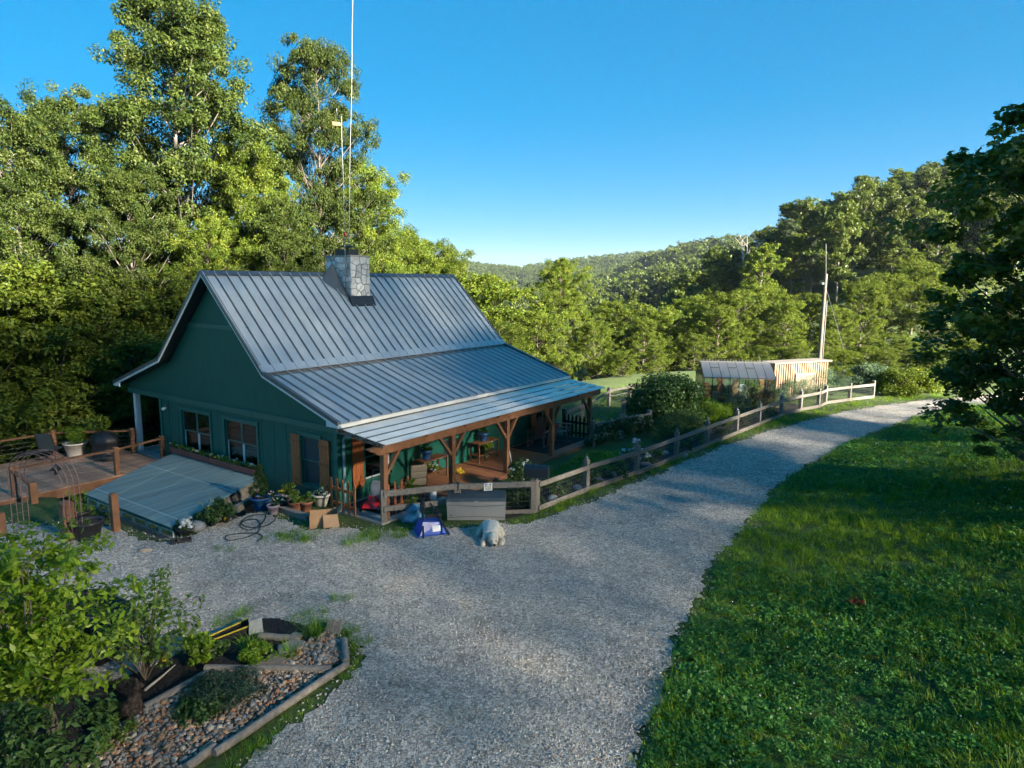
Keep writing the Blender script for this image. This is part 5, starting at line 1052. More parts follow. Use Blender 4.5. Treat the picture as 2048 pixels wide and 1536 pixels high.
o = thing('fly_swatter', 'red-headed white stick laid across the rocking chair arm', 'stick', hw(9.6, -.75, .72)); mb = MB(); mb.tube([(0, 0, 0), (.42, -.12, .28)], .010, 6); mb.build('shaft', M['plastic_white'], o); mb = MB(); mb.ball((.46, -.13, .31), .07, 8, 6, (1, .5, .7)); mb.build('head', M['red_paint'], o)
o = thing('side_table', 'small dark side table with green plant between the rocking chairs', 'table', hw(10.45, -.3, .111)); mb = MB(); mb.lathe([(.24, .46), (.24, .50)], 14); mb.build('table_top', M['black_metal'], o); mb = MB(); mb.lathe([(.16, 0), (.03, .06), (.03, .459)], 10); mb.build('pedestal', M['black_metal'], o)
potted('potted_plant', 'green plant on the side table between the rocking chairs', hw(10.45, -.3, .612), 'pot', 'dark_pot', .5, [('foliage', 'dark_leaf', 10, .18, .2, 35, .07, .04)])
o = thing('hanging_sign', 'small brass lantern bracket hanging on the porch wall', 'lantern', hw(7.3, .42, 1.45)); mb = MB(); mb.tube([(0, 0, .3), (0, 0, .05)], .008, 5); mb.tube([(-.25, 0, .05), (.1, 0, .05)], .008, 5); mb.box(-.05, .05, -.03, .03, -.06, .04); mb.build('bracket', M['yellow_plastic'], o)
# ---------------------------------------------------------------- dog and cat: one continuous skinned body each
def skinned(name, joints, edges, radii, mat, parent, sub=2, root=0):
    me = bpy.data.meshes.new(name); me.from_pydata([tuple(j) for j in joints], edges, []); o = obj(name, me, parent, M[mat])
    sk = o.modifiers.new('skin', 'SKIN'); sd = me.skin_vertices[0].data if me.skin_vertices else None
    if sd is None: me.attributes; 
    return o, me
def skin_body(name, joints, edges, radii, mat, parent, sub=2):
    import bmesh
    me = bpy.data.meshes.new(name); bm = bmesh.new(); lay = bm.verts.layers.skin.verify(); vs = []
    for i, (j, r) in enumerate(zip(joints, radii)):
        v = bm.verts.new(j); r = r if hasattr(r, '__len__') else (r, r); v[lay].radius = r; v[lay].use_root = (i == 0); vs.append(v)
    for a, b_ in edges: bm.edges.new((vs[a], vs[b_]))
    bm.to_mesh(me); bm.free(); me.materials.append(M[mat]); o = bpy.data.objects.new(name, me); COL.objects.link(o); o.parent = parent
    o.modifiers.new('skin', 'SKIN').use_smooth_shade = True; s = o.modifiers.new('sub', 'SUBSURF'); s.levels = s.render_levels = sub
    return o
def shag(name, me_obj, n, ln, wd, mat, parent, seed, down=.5):
    """tufts of coat on the posed body"""
    dg = bpy.context.evaluated_depsgraph_get(); ev = me_obj.evaluated_get(dg); me = ev.to_mesh(); r = np.random.default_rng(seed)
    nv = len(me.vertices); co = np.empty(nv * 3); no = np.empty(nv * 3); me.vertices.foreach_get('co', co); me.vertices.foreach_get('normal', no); co = co.reshape(-1, 3); no = no.reshape(-1, 3); ev.to_mesh_clear()
    idx = r.integers(0, nv, n); P = co[idx] + r.normal(size=(n, 3)) * .012; Nn = no[idx]; D = np.array([0, .3, -down]) + Nn * .25 + r.normal(size=(n, 3)) * .35
    V, var = leaf_faces(P + Nn * .006, Nn + r.normal(size=(n, 3)) * .3, ln, wd, r, dirs=D); return obj(name, quads_mesh(name, V, var, M[mat]), parent)
leaf_mat('coat', [(0, (.66, .58, .47)), (.5, (.80, .74, .64)), (1, (.90, .86, .79))], .15, .9, 0, .1)
leaf_mat('cat_coat', [(0, (.018, .013, .011)), (.6, (.05, .034, .026)), (1, (.15, .10, .06))], .1, .9, 0, .1)
dog = thing('dog', 'large shaggy cream-white dog lying on the gravel facing the camera', 'dog', at(985, 1084) + Vector((0, 0, 0)), math.radians(6))
# the dog faces -y (towards the camera), chest and chin down
J = [(0, .62, .20), (0, .80, .17), (0, .38, .22), (0, .14, .21), (0, .0, .19), (.01, -.12, .17), (.01, -.20, .12), (.015, -.29, .085), (.015, -.36, .07),
     (-.15, .06, .13), (-.22, -.04, .05), (-.27, -.24, .035), (-.275, -.31, .035), (.15, .06, .13), (.25, .0, .055), (.22, -.2, .035), (.19, -.27, .035),
     (-.20, .70, .11), (-.32, .50, .06), (-.36, .36, .04), (.19, .68, .11), (.27, .46, .06), (.30, .34, .04), (.06, .95, .10), (.22, 1.0, .06)]
Ed = [(0, 1), (0, 2), (2, 3), (3, 4), (4, 5), (5, 6), (6, 7), (7, 8), (3, 9), (9, 10), (10, 11), (11, 12), (3, 13), (13, 14), (14, 15), (15, 16), (0, 17), (17, 18), (18, 19), (0, 20), (20, 21), (21, 22), (1, 23), (23, 24)]
R_ = [.185, .15, .19, .18, .13, .115, .128, .072, .052, .085, .055, .042, .042, .085, .058, .042, .042, .12, .07, .045, .12, .07, .045, .07, .05]
db = skin_body('body', J, Ed, R_, 'fur', dog); bpy.context.view_layer.update(); shag('coat', db, 5200, .05, .010, 'coat', dog, 4)
for s in (-1, 1):
    mb = MB(); mb.hexa([(s * .10, -.13, .19), (s * .115, -.20, .18), (s * .13, -.20, .17), (s * .12, -.13, .18)], [(s * .11, -.14, .07), (s * .12, -.19, .07), (s * .14, -.19, .065), (s * .135, -.14, .065)]); mb.build('ear', M['fur'], dog); mb = MB(); mb.ball((.012 + s * .05, -.315, .145), .02, 8, 6); mb.build('eye', M['black_skin'], dog)
mb = MB(); mb.ball((.015, -.425, .085), .036, 8, 6, (1.1, .8, .9)); mb.build('nose', M['black_skin'], dog)
cat = thing('cat', 'dark tortoiseshell cat sitting by the border timber with its back turned', 'cat', at(268, 1428), math.radians(120))
mb = MB()
for c, r_, q in [((0, .05, .115), .125, (.95, 1.05, .95)), ((0, .0, .21), .10, (.95, 1, 1.1)), ((0, -.05, .28), .066, (1, .95, 1.1)), ((.015, -.075, .425), .072, (1.08, 1, .88)), ((.025, -.14, .41), .032, (1.1, 1, .85)), ((-.085, .0, .06), .06, (.8, 1.5, 1)), ((.085, .0, .06), .06, (.8, 1.5, 1)), ((-.08, -.10, .025), .028, (1, 1.7, .9)), ((.08, -.10, .025), .028, (1, 1.7, .9)), ((0, -.05, .345), .044, (1, 1, 1.2))]: mb.ball(c, r_, 14, 9, q)
for q in (-.035, .035): mb.tube([(q, -.07, .27), (q, -.10, .14), (q, -.115, .02)], [.042, .028, .026], 9)
mb.tube([(.03, .15, .05), (.13, .17, .03), (.21, .08, .025), (.22, -.04, .022)], [.034, .03, .027, .018], 9)
for q in (-1, 1): mb.lathe([(.034, 0), (.02, .045), (.004, .085)], 8, (.015 + q * .046, -.068, .465))
cb_ = mb.build('body', M['cat_fur'], cat); rm = cb_.modifiers.new('one_skin', 'REMESH'); rm.mode = 'VOXEL'; rm.voxel_size = .012; rm.use_smooth_shade = True
bpy.context.view_layer.update(); shag('coat', cb_, 1500, .022, .006, 'cat_coat', cat, 6)
# ---------------------------------------------------------------- antennas on the chimney
def mast(label, base, tip, r0, extras):
    o = thing('antenna_mast', label, 'antenna', base); d = Vector(tip) - Vector(base); mb = MB(); k = 10; mb.tube([d * (i / k) + Vector((.012 * math.sin(i * 1.3), 0, 0)) * (0 < i < k) for i in range(k + 1)], [r0 * (1 - .55 * i / k) for i in range(k + 1)], 7); mb.build('mast', M['galvanised'], o); extras(o, d)
b1 = hw(CU0 - .05, CW0 + .25, 6.2); t1 = at_y(683, 232, b1.y)
def ex1(o, d):
    mb = MB(); mb.tube([d, d + Vector((-.16, 0, .0)), d + Vector((-.17, 0, .25))], .010, 6); mb.build('whip', M['galvanised'], o); mb = MB(); e = d * .955; mb.hexa([e + Vector((-.30, -.06, -.06)), e + Vector((-.05, -.06, -.07)), e + Vector((-.05, .06, -.07)), e + Vector((-.30, .06, -.06))], [e + Vector((-.34, -.06, .07)), e + Vector((-.05, -.06, .05)), e + Vector((-.05, .06, .05)), e + Vector((-.34, .06, .07))]); mb.build('panel_antenna', M['cardboard'], o); mb = MB(); e = d * .87; mb.box(e.x + .05, e.x + .14, e.y - .04, e.y + .04, e.z - .1, e.z + .05); mb.build('junction_box', M['black_metal'], o); mb = MB(); e = d * .32; mb.ball(e + Vector((.02, 0, 0)), .05, 8, 6, (1, 1, 1.8)); mb.build('red_clamp', M['red_paint'], o)
mast('shorter antenna mast with a tan panel on the chimney front', b1, t1, .022, ex1)
b2 = hw(CU1 - .06, CW1 - .3, 7.35); t2 = at_y(707, -60, b2.y)
def ex2(o, d):
    for q in (.3, .62): mb = MB(); mb.lathe([(.024, -.05), (.024, .05)], 8, d * q); mb.build('joint_sleeve', M['black_metal'], o)
mast('tall thin white antenna mast rising from the chimney out of the picture', b2, t2, .016, ex2)
# ---------------------------------------------------------------- greenhouse
gl, gr_ = at(1405, 808), at(1548, 812); ax = (gr_ - gl); ln = ax.length; gh = thing('greenhouse', 'small gabled greenhouse with dark frame and glass panes full of warm-coloured clutter', 'greenhouse', gl, math.atan2(ax.y, ax.x)); GW, GHt, GR = 2.7, 1.45, 2.15
nb = 8; bw_ = ln / nb
for i in range(nb + 1):
    x = i * bw_
    for y in (0, GW): mb = MB(); mb.box(x - .02, x + .02, y - .02, y + .02, 0, GHt); mb.build('stud', M['green_frame'], gh)
    for y0, y1 in ((-.06, GW / 2), (GW + .06, GW / 2)): mb = MB(); mb.beam((x, y0, GHt + .01), (x, y1, GR), .035, .04); mb.build('glazing_bar', M['green_frame'], gh)
for y, z in ((0, GHt), (GW, GHt), (GW / 2, GR + .03), (0, .06), (GW, .06)): mb = MB(); mb.beam((-.05, y, z), (ln + .05, y, z), .06, .06); mb.build('plate', M['galvanised'] if z > 1 else M['green_frame'], gh)
for i in range(nb):
    x0, x1 = i * bw_ + .02, (i + 1) * bw_ - .02
    for y in (0, GW): mb = MB(); mb.box(x0, x1, y - .003, y + .003, .09, GHt - .03); mb.build('wall_pane', M['greenhouse_glass'], gh)
    for y0, y1 in ((-.06, GW / 2), (GW + .06, GW / 2)):
        mb = MB(); mb.beam(((x0 + x1) / 2, y0, GHt + .03), ((x0 + x1) / 2, y1, GR + .015), x1 - x0, .006); mb.build('roof_pane', M['greenhouse_roof'], gh)
    if i in (1, 3, 5): mb = MB(); mb.beam((x0, GW * .28, GHt + .43 + .05), (x1, GW * .28, GHt + .43 + .05), .03, .03); mb.build('vent_bar', M['green_frame'], gh)
for x in (0, ln):
    for y in (.45, .9, 1.35, 1.8, 2.25): mb = MB(); mb.box(x - .015, x + .015, y - .015, y + .015, 0, GHt + (GR - GHt) * (1 - abs(y - GW / 2) / (GW / 2)) - .02); mb.build('end_stud', M['green_frame'], gh)
    for z in (.95, GHt): mb = MB(); mb.box(x - .015, x + .015, 0, GW, z - .015, z + .015); mb.build('end_rail', M['green_frame'], gh)
    mb = MB(); mb.prism([(0.02, .05), (GW - .02, .05), (GW - .02, GHt), (GW / 2, GR - .02), (.02, GHt)], 0, x - .003, x + .003); mb.build('end_pane', M['greenhouse_glass'], gh)
for i in range(int(ln / .16)): mb = MB(); mb.box(i * .16, i * .16 + .03, GW / 2 - .01, GW / 2 + .01, GR + .061, GR + .15); mb.build('ridge_cresting', M['galvanised'], gh)
for i, (x, y, w_, h_, m_) in enumerate([(.4, 1.9, .5, .9, 'tan_goods'), (1.3, 2.1, .35, 1.3, 'tan_goods'), (2.0, 1.7, .3, 1.1, 'cardboard'), (2.6, 2.2, .6, .8, 'plastic_white'), (3.5, 2.0, .3, 1.4, 'tan_goods'), (.9, 1.2, .4, .5, 'cream_pot')]):
    o = thing('stored_goods', ['tan sacks in the near corner of the greenhouse', 'tall orange-brown rack in the greenhouse', 'brown carton stack in the middle of the greenhouse', 'white tub towards the far end of the greenhouse', 'tall orange post rack at the far end of the greenhouse', 'pale pot on the greenhouse floor'][i], 'stored goods', gh.matrix_world @ Vector((0, 0, 0)) if False else gl + Matrix.Rotation(math.atan2(ax.y, ax.x), 3, 'Z') @ Vector((x, y, .0)), math.atan2(ax.y, ax.x)); mb = MB()
    for q in range(4): mb.box(-w_ / 2 + rnd.uniform(-.05, .05), w_ / 2 + rnd.uniform(-.05, .05), -.15, .15, q * h_ / 4 + .002, (q + 1) * h_ / 4 - .002)
    mb.build('pile', M[m_], o)
# ---------------------------------------------------------------- board shed
sl, sr = at(1533, 800), at(1648, 790); sl = at(1545, 801); sr = at(1652, 792); ax = sr - sl; ln = ax.length; sh = thing('garden_shed', 'rough board-and-batten shed with a low double door behind the greenhouse', 'shed', sl, math.atan2(ax.y, ax.x)); SH_ = 2.05
mb = MB(); mb.box(0, ln, .02, .9, 0, SH_ - .02); mb.build('wall', M['soil'], sh); nb = int(ln / .17)
for i in range(nb): mb = MB(); mb.box(i * ln / nb + .01, i * ln / nb + .10 + rnd.uniform(-.015, .02), -.03, .018, 0, SH_ - rnd.uniform(.02, .06)); mb.build('board', M['rough_sawn'], sh)
mb = MB(); mb.box(-.1, ln + .15, -.12, 1.0, SH_, SH_ + .07); mb.build('roof', M['old_wood'], sh); dx = ln * .38
for s in (0, 1):
    x0 = dx + s * .78; mb = MB(); mb.box(x0, x0 + .76, -.055, -.031, .05, 1.45); d_ = mb.build('door', M['rough_sawn'], sh)
    for p0, p1 in (((x0 + .05, .1), (x0 + .05, 1.4)), ((x0 + .71, .1), (x0 + .71, 1.4)), ((x0 + .1, 1.38), (x0 + .66, 1.38)), ((x0 + .12, .15), (x0 + (.64 if s == 0 else .64), 1.30))): mb = MB(); mb.beam((p0[0], -.068, p0[1]), (p1[0], -.068, p1[1]), .09, .022, (0, -1, 0)); mb.build('brace', M['old_wood'], d_)
# ---------------------------------------------------------------- utility pole with guy wire
pb_ = at_y(1638, 730, 50); pt_ = at_y(1652, 548, 50); o = thing('utility_pole', 'tall weathered utility pole with conduit and top mast behind the shed', 'pole', (pb_.x, pb_.y, -.5)); d = Vector((pt_.x - pb_.x, pt_.y - pb_.y, pt_.z + .5))
mb = MB(); mb.tube([(0, 0, 0), d * .5, d], [.145, .13, .115], 10); mb.build('shaft', M['pole_wood'], o); mb = MB(); mb.tube([Vector((.19, -.05, 0)), d * .75 + Vector((.18, -.05, 0))], .05, 7); mb.build('conduit', M['galvanised'], o)
tp = at_y(1652, 488, 50); mb = MB(); mb.tube([d, Vector((tp.x - pb_.x, tp.y - pb_.y, tp.z + .5))], .02, 5); mb.build('top_mast', M['steel_wire'], o); mb = MB(); mb.box(d.x - .25, d.x - .1, d.y - .08, d.y + .08, d.z - .75, d.z - .6); mb.build('bracket', M['galvanised'], o)
ge = at_y(1705, 760, 47); mb = MB(); mb.tube([d * .9, Vector((ge.x - pb_.x, ge.y - pb_.y, ge.z + .5)) * 1.0], .010, 5); mb.build('guy_wire', M['galvanised'], o)
# ---------------------------------------------------------------- foreground border: mulch, timbers, river stones
def pxp(L_): return [tuple(at(x, y).xy) for x, y in L_]
MULCH = pxp([(285, 1418), (412, 1340), (560, 1338), (600, 1300), (640, 1268), (560, 1240), (500, 1245), (400, 1285), (300, 1335), (120, 1400), (-150, 1480), (-150, 1600), (90, 1560), (200, 1475)])
tag(flat_sheet('mulch_bed', MULCH, .014, M['mulch'], .05), kind='structure')
timbers = [((428, 1507), (694, 1328), 'long round timber along the outer edge of the river-stone bed'), ((692, 1322), (688, 1280), 'short round timber at the corner of the river-stone bed'), ((410, 1337), (662, 1338), 'straight timber across the river-stone bed'), ((287, 1416), (414, 1346), 'timber between the dark mulch and the river stones beside the cat'), ((371, 1536), (430, 1492), 'split timber end at the bottom of the river-stone bed'), ((518, 1272), (585, 1276), 'short timber at the back of the mulch bed')]
for (x0, y0), (x1, y1), lab in timbers:
    a, b_ = at(x0, y0, .06), at(x1, y1, .06); o = thing('landscape_timber', lab, 'timber', a); mb = MB(); d = b_ - a; k = 6; pts = [d * (i / k) + Vector((0, 0, rnd.uniform(-.006, .006))) for i in range(k + 1)]; mb.tube(pts, .065, 9); mb.build('log', M['old_wood'], o)
o = thing('stake_bundle', 'bundle of short timber stakes at the corner of the stone bed', 'stakes', at(664, 1268))
for i in range(4): mb = MB(); mb.beam((.07 * i - .1, .0, .0), (.07 * i - .06, .12, .2 + .03 * (i % 2)), .07, .06); mb.build('stake', M['old_wood'], o)
for lab, P in (('upper tan flagstone at the back of the stone bed', [(555, 1300), (588, 1284), (612, 1290), (600, 1304), (560, 1318)]), ('lower tan flagstone beside the mulch', [(515, 1334), (545, 1314), (572, 1322), (568, 1334)]), ('small grey flagstone under the ornamental grass', [(570, 1282), (592, 1270), (606, 1276), (590, 1286)])):
    pts = [at(x, y) for x, y in P]; o = thing('flagstone', lab, 'stone', (0, 0, 0)); mb = MB(); mb.prism([(p.x, p.y) for p in pts], 2, .012, .075); mb.build('slab', M['flag_stone'], o)
for i, ((x0, y0), (x1, y1), lab) in enumerate([((418, 1280), (496, 1244), 'upper black board with a yellow edge lying in the mulch bed'), ((392, 1300), (500, 1258), 'lower black board with a yellow edge lying in the mulch bed')]):
    a, b_ = at(x0, y0, .07), at(x1, y1, .07); o = thing('black_board', lab, 'board', a); mb = MB(); mb.beam((0, 0, 0), b_ - a, .03, .12); mb.build('plank', M['black_metal'], o); mb = MB(); mb.beam((0, 0, .0685), b_ - a + Vector((0, 0, .0685)), .032, .016); mb.build('yellow_edge', M['yellow_plastic'], o)
o = thing('stone_slab', 'upright grey stone slab at the end of the black boards', 'stone', at(512, 1268), .5); mb = MB(); mb.hexa([(-.13, -.03, 0), (.13, -.03, 0), (.13, .03, 0), (-.13, .03, 0)], [(-.10, .04, .26), (.12, .04, .29), (.12, .09, .29), (-.10, .09, .26)]); mb.build('slab', M['slate'], o)
# river stones: 300 single ones in front, the rest one heap of stones
plain('river_stone_tan', (.30, .19, .11), .7, .25, 9, objvar=.35); plain('river_stone_grey', (.19, .175, .16), .7, .25, 9, objvar=.35); plain('river_stone_pale', (.36, .30, .23), .7, .2, 9, objvar=.25); plain('river_stone_rust', (.26, .12, .065), .7, .3, 9, objvar=.3)
RS = []
for k in range(12):
    r = np.random.default_rng(100 + k); mb = MB(); mb.ball((0, 0, 0), 1, 8, 5, (1.0, r.uniform(.6, .95), r.uniform(.45, .7))); V = np.array(mb.v); V *= 1 + r.normal(size=(len(V), 1)) * .07; mb.v = [tuple(v) for v in V]; me = mb.mesh('river_stone'); me.materials.append(M[['river_stone_tan', 'river_stone_grey', 'river_stone_pale', 'river_stone_rust', 'river_stone_grey', 'river_stone_tan'][k % 6]]); RS.append(me)
ROCK_A = pxp([(290, 1422), (420, 1348), (662, 1343), (690, 1334), (428, 1510), (360, 1545), (230, 1620), (-20, 1640), (110, 1545), (240, 1455)]); ROCK_B = pxp([(565, 1333), (605, 1290), (655, 1268), (684, 1283), (688, 1324), (640, 1334)])
plain('stone_sand', (.12, .10, .08), .95, .3, 14, bump=.5)
rb = thing('stone_bed', 'bed of mixed brown and grey river stones inside the timber edging', 'stone bed', (0, 0, 0))
for P in (ROCK_A, ROCK_B): flat_sheet('bed_floor', P, .02, M['stone_sand'], .03, parent=rb)
rr_ = random.Random(8); SP = []; tries = 0
while len(SP) < 4600 and tries < 90000:
    tries += 1; P = ROCK_A if rr_.random() < .86 else ROCK_B; xs_ = [p[0] for p in P]; ys_ = [p[1] for p in P]; x, y = rr_.uniform(min(xs_), max(xs_)), rr_.uniform(min(ys_), max(ys_))
    if bool(in_poly(np.array([x]), np.array([y]), P)[0]): SP.append((x, y, min(.06, .016 + rr_.expovariate(1 / .011))))
SP.sort(key=lambda q: -q[2] / max(q[1], 1))
for i, (x, y, s) in enumerate(SP[:300]):
    o = obj('river_stone', RS[i % 12], rb); o.location = (x, y, .02 + s * .35 + rr_.uniform(0, .015)); o.rotation_euler = (rr_.uniform(-.4, .4), rr_.uniform(-.4, .4), rr_.uniform(0, 6.3)); o.scale = (s, s, s)
rest = SP[300:]; rs_ = scatter_gn('small_river_stones', np.array([(x, y, .02 + s * .3 + rr_.uniform(0, .02)) for x, y, s in rest]), np.array([(rr_.uniform(-.5, .5), rr_.uniform(-.5, .5), rr_.uniform(0, 6.3)) for _ in rest]), np.array([s for *_, s in rest]), RS, None); rs_.parent = rb

# ---------------------------------------------------------------- grass, weeds, clover: uncountable cover
leaf_mat('grass_blade', [(0, (0.063, 0.149, 0.005)), (.45, (0.121, 0.255, 0.008)), (.8, (0.190, 0.335, 0.013)), (.95, (0.276, 0.348, 0.023)), (1, (0.391, 0.348, 0.051))], .35, .5, .2)
leaf_mat('clover_leaf', [(0, (0.035, 0.133, 0.022)), (.5, (0.064, 0.200, 0.034)), (1, (0.104, 0.266, 0.052))], .3, .5, .2)
TUFT = [tuft_mesh('tuft', 'grass_blade', 22, .10, .17, s, w=.009, droop=.9, spread=.8) for s in range(4)] + [tuft_mesh('tuft', 'grass_blade', 26, .13, .11, 9 + s, w=.009, droop=.8, spread=1.0) for s in range(3)]
LOW = [tuft_mesh('low_tuft', 'grass_blade', 22, .12, .085, 20 + s, w=.009, droop=.7, spread=.9) for s in range(3)]
CLV = []
for s in range(3):
    r = np.random.default_rng(60 + s); n_ = 46; a = r.uniform(0, 6.28, n_); q = .15 * np.sqrt(r.uniform(0, 1, n_)); P = np.stack([q * np.cos(a), q * np.sin(a), r.uniform(.02, .09, n_)], 1); V, var = leaf_faces(P, np.array([0, 0, 1.0]) + r.normal(size=(n_, 3)) * .45, .045, .036, r); CLV.append(quads_mesh('clover', V, var, M['clover_leaf']))
HEAD = []; r = np.random.default_rng(70); V, var = leaf_faces(r.normal(size=(14, 3)) * .007 + np.array([0, 0, .10]), r.normal(size=(14, 3)) + np.array([0, 0, 1]), .022, .014, r); HEAD.append(quads_mesh('clover_head', V, var, M['white_petal']))
def sample(poly, dens, seed, far=None):
    r = np.random.default_rng(seed); P = np.array(poly); x0, y0 = P.min(0); x1, y1 = P.max(0); n_ = int((x1 - x0) * (y1 - y0) * dens); x = r.uniform(x0, x1, n_); y = r.uniform(y0, y1, n_); k = in_poly(x, y, poly)
    k &= (np.abs(x) < .80 * y + 1.2)
    return x[k], y[k], r
def noise2(x, y, f, s=0.): return .5 + .25 * (np.sin(x * f + 1.3 * np.sin(y * f * .7 + s)) + np.sin(y * f * 1.1 + 1.7 * np.sin(x * f * .6 + s * 2)))
def cover(name, polys, protos, label, cat, zf=lambda x, y: np.zeros_like(x), tilt=.15):
    X, Y, S = [], [], []; rs = np.random.default_rng(len(name))
    for i, (poly, dens, s0, s1, patch) in enumerate(polys):
        x, y, r = sample(poly, dens, 300 + i + len(name)); k = r.uniform(0, 1, len(x)) < np.clip(patch[0] + patch[1] * (noise2(x, y, patch[2], i) - .5) * 2, 0, 1); x, y = x[k], y[k]
        d = np.hypot(x, y); k = r.uniform(0, 1, len(x)) < np.clip(14 / d, .30, 1) ** 1.0; x, y, d = x[k], y[k], d[k]
        X.append(x); Y.append(y); S.append(r.uniform(s0, s1, len(x)) * np.clip(d / 14, 1, 1.7) ** .6 * (.7 + .6 * noise2(x, y, 1.1, 3)))
    x = np.concatenate(X); y = np.concatenate(Y); s = np.concatenate(S); n_ = len(x); rot = np.stack([rs.normal(size=n_) * tilt, rs.normal(size=n_) * tilt, rs.uniform(0, 6.28, n_)], 1)
    return scatter_gn(name, np.stack([x, y, zf(x, y)], 1), rot, s, protos, None, label, cat)
BANK = [(a + .12, b_ - .12) for a, b_ in ROAD_R[1:]] + [(46, 41), (46, 20), (14, 2), (3, 1)]
EDGE = [(a - .05, b_ + .06) for a, b_ in ROAD_R[1:-2]] + [(a + .9, b_ - .7) for a, b_ in ROAD_R[1:-2]][::-1]
cover('bank_grass', [(BANK, 46, .75, 1.35, (.85, .5, .9)), (EDGE, 30, .4, .8, (.7, .6, 2.2))], TUFT, 'lush tufted grass on the bank right of the drive', 'grass', lambda x, y: land(x, y) - .015)
cover('bank_clover', [(BANK, 40, .8, 1.3, (.45, 1.0, .55))], CLV, 'clover patches in the grass bank', 'clover', lambda x, y: land(x, y))
cover('clover_flowers', [(BANK, 3, .6, .9, (.30, 1.2, .55))], HEAD, 'white clover flowers dotted over the bank', 'flowers', lambda x, y: land(x, y) + .02)
VERGE = pxp([(1085, 1038), (1180, 1000), (1300, 952), (1400, 908), (1500, 872), (1600, 842), (1700, 818), (1790, 803), (1900, 795), (1900, 785), (1745, 797), (1640, 816), (1560, 836), (1470, 870), (1350, 920), (1270, 950), (1170, 986), (1072, 1026)])
YL = [VERGE] + [pxp(q) for q in ([(700, 1075), (770, 1050), (850, 1062), (800, 1078), (700, 1092), (640, 1085)], [(420, 1098), (520, 1075), (600, 1062), (660, 1068), (640, 1082), (540, 1092), (450, 1104)], [(930, 1068), (965, 1062), (975, 1078), (940, 1082)], [(1000, 1046), (1075, 1030), (1110, 1034), (1060, 1046), (1005, 1056)], [(560, 1250), (600, 1225), (680, 1222), (740, 1255), (735, 1300), (705, 1330), (696, 1280), (640, 1262)], [(700, 1345), (720, 1290), (726, 1320), (640, 1420), (560, 1482), (470, 1545), (420, 1545), (560, 1440)], [(400, 1250), (440, 1225), (500, 1215), (560, 1222), (520, 1240), (430, 1262)], [(650, 1200), (700, 1190), (715, 1200), (670, 1208)])]
cover('verge_grass', [(YL[0], 60, .6, 1.1, (.8, .6, 1.5))] + [(q, 70, .55, 1.15, (.5, .9, 3.1)) for q in YL[1:]], LOW + TUFT[:2], 'rough grass along the fence and weeds in the gravel', 'grass', lambda x, y: land(x, y))
LAWN = pxp([(1030, 985), (1110, 940), (1180, 905), (1235, 905), (1215, 925), (1120, 968), (1060, 985)])
BACK = pxp([(1130, 870), (1150, 835), (1180, 790), (1260, 768), (1400, 760), (1480, 800), (1560, 795), (1700, 790), (1560, 812), (1420, 840), (1300, 850), (1240, 850), (1190, 880)])
cover('lawn_grass', [(LAWN, 90, .7, 1.1, (.95, .2, 1)), (BACK, 34, .6, 1.0, (.9, .3, .6))], LOW, 'mown lawn behind the fence and behind the porch', 'grass', lambda x, y: land(x, y))
LEFTG = pxp([(-150, 1080), (60, 1070), (200, 1068), (345, 1082), (300, 1092), (150, 1098), (-150, 1110)])
# loose stones over the drive and its edges
PB = []
for k in range(5):
    r = np.random.default_rng(200 + k); mb = MB(); mb.ball((0, 0, 0), 1, 6, 4, (1, r.uniform(.6, .9), .6)); V = np.array(mb.v) * (1 + r.normal(size=(len(mb.v), 1)) * .12); mb.v = [tuple(v) for v in V]; mb.sm = [False] * len(mb.f); me = mb.mesh('pebble'); me.materials.append(plain('pebble%d' % k, [(.42, .39, .35), (.30, .28, .25), (.54, .50, .45), (.36, .32, .27), (.22, .21, .20)][k], .85, .25, 30)); PB.append(me)
x, y, r = sample(GRAVEL, 150, 77); d = np.hypot(x, y); k = (d < 26) & (r.uniform(0, 1, len(x)) < np.clip(11 / d, .2, 1) ** 2); x, y = x[k], y[k]
ex, ey = [], []
for line in (ROAD_R, ROAD_L, YARD_BACK, BED_EDGE):
    for (x0, y0), (x1, y1) in zip(line[:-1], line[1:]):
        L_ = math.hypot(x1 - x0, y1 - y0); m_ = int(L_ * 38)
        if m_ > 3000 or max(y0, y1) < 2: continue
        t_ = r.uniform(0, 1, m_); ex.append(x0 + (x1 - x0) * t_ + r.normal(size=m_) * .17); ey.append(y0 + (y1 - y0) * t_ + r.normal(size=m_) * .17)
x = np.concatenate([x] + ex); y = np.concatenate([y] + ey); n_ = len(x); k = (np.abs(x) < .8 * y + 1) & ~in_poly(x, y, MULCH); x, y = x[k], y[k]; n_ = len(x)
scatter_gn('loose_gravel', np.stack([x, y, land(x, y) + .012], 1), r.uniform(0, 6.28, (n_, 3)), r.uniform(.009, .024, n_), PB, None, 'loose crushed stones on the gravel drive', 'gravel')
# mulch chips
leaf_mat('mulch_chip', [(0, (.006, .005, .005)), (.7, (.022, .018, .016)), (1, (.06, .05, .045))], 0, .8, 0)
x, y, r = sample(MULCH, 420, 78); n_ = len(x); V, var = leaf_faces(np.stack([x, y, r.uniform(.016, .045, n_)], 1), np.array([0, 0, 1.0]) + r.normal(size=(n_, 3)) * .5, .05, .016, r); o = obj('mulch_chips', quads_mesh('mulch_chips', V, var, M['mulch_chip'])); tag(o, 'black shredded mulch in the border', 'mulch', kind='stuff')

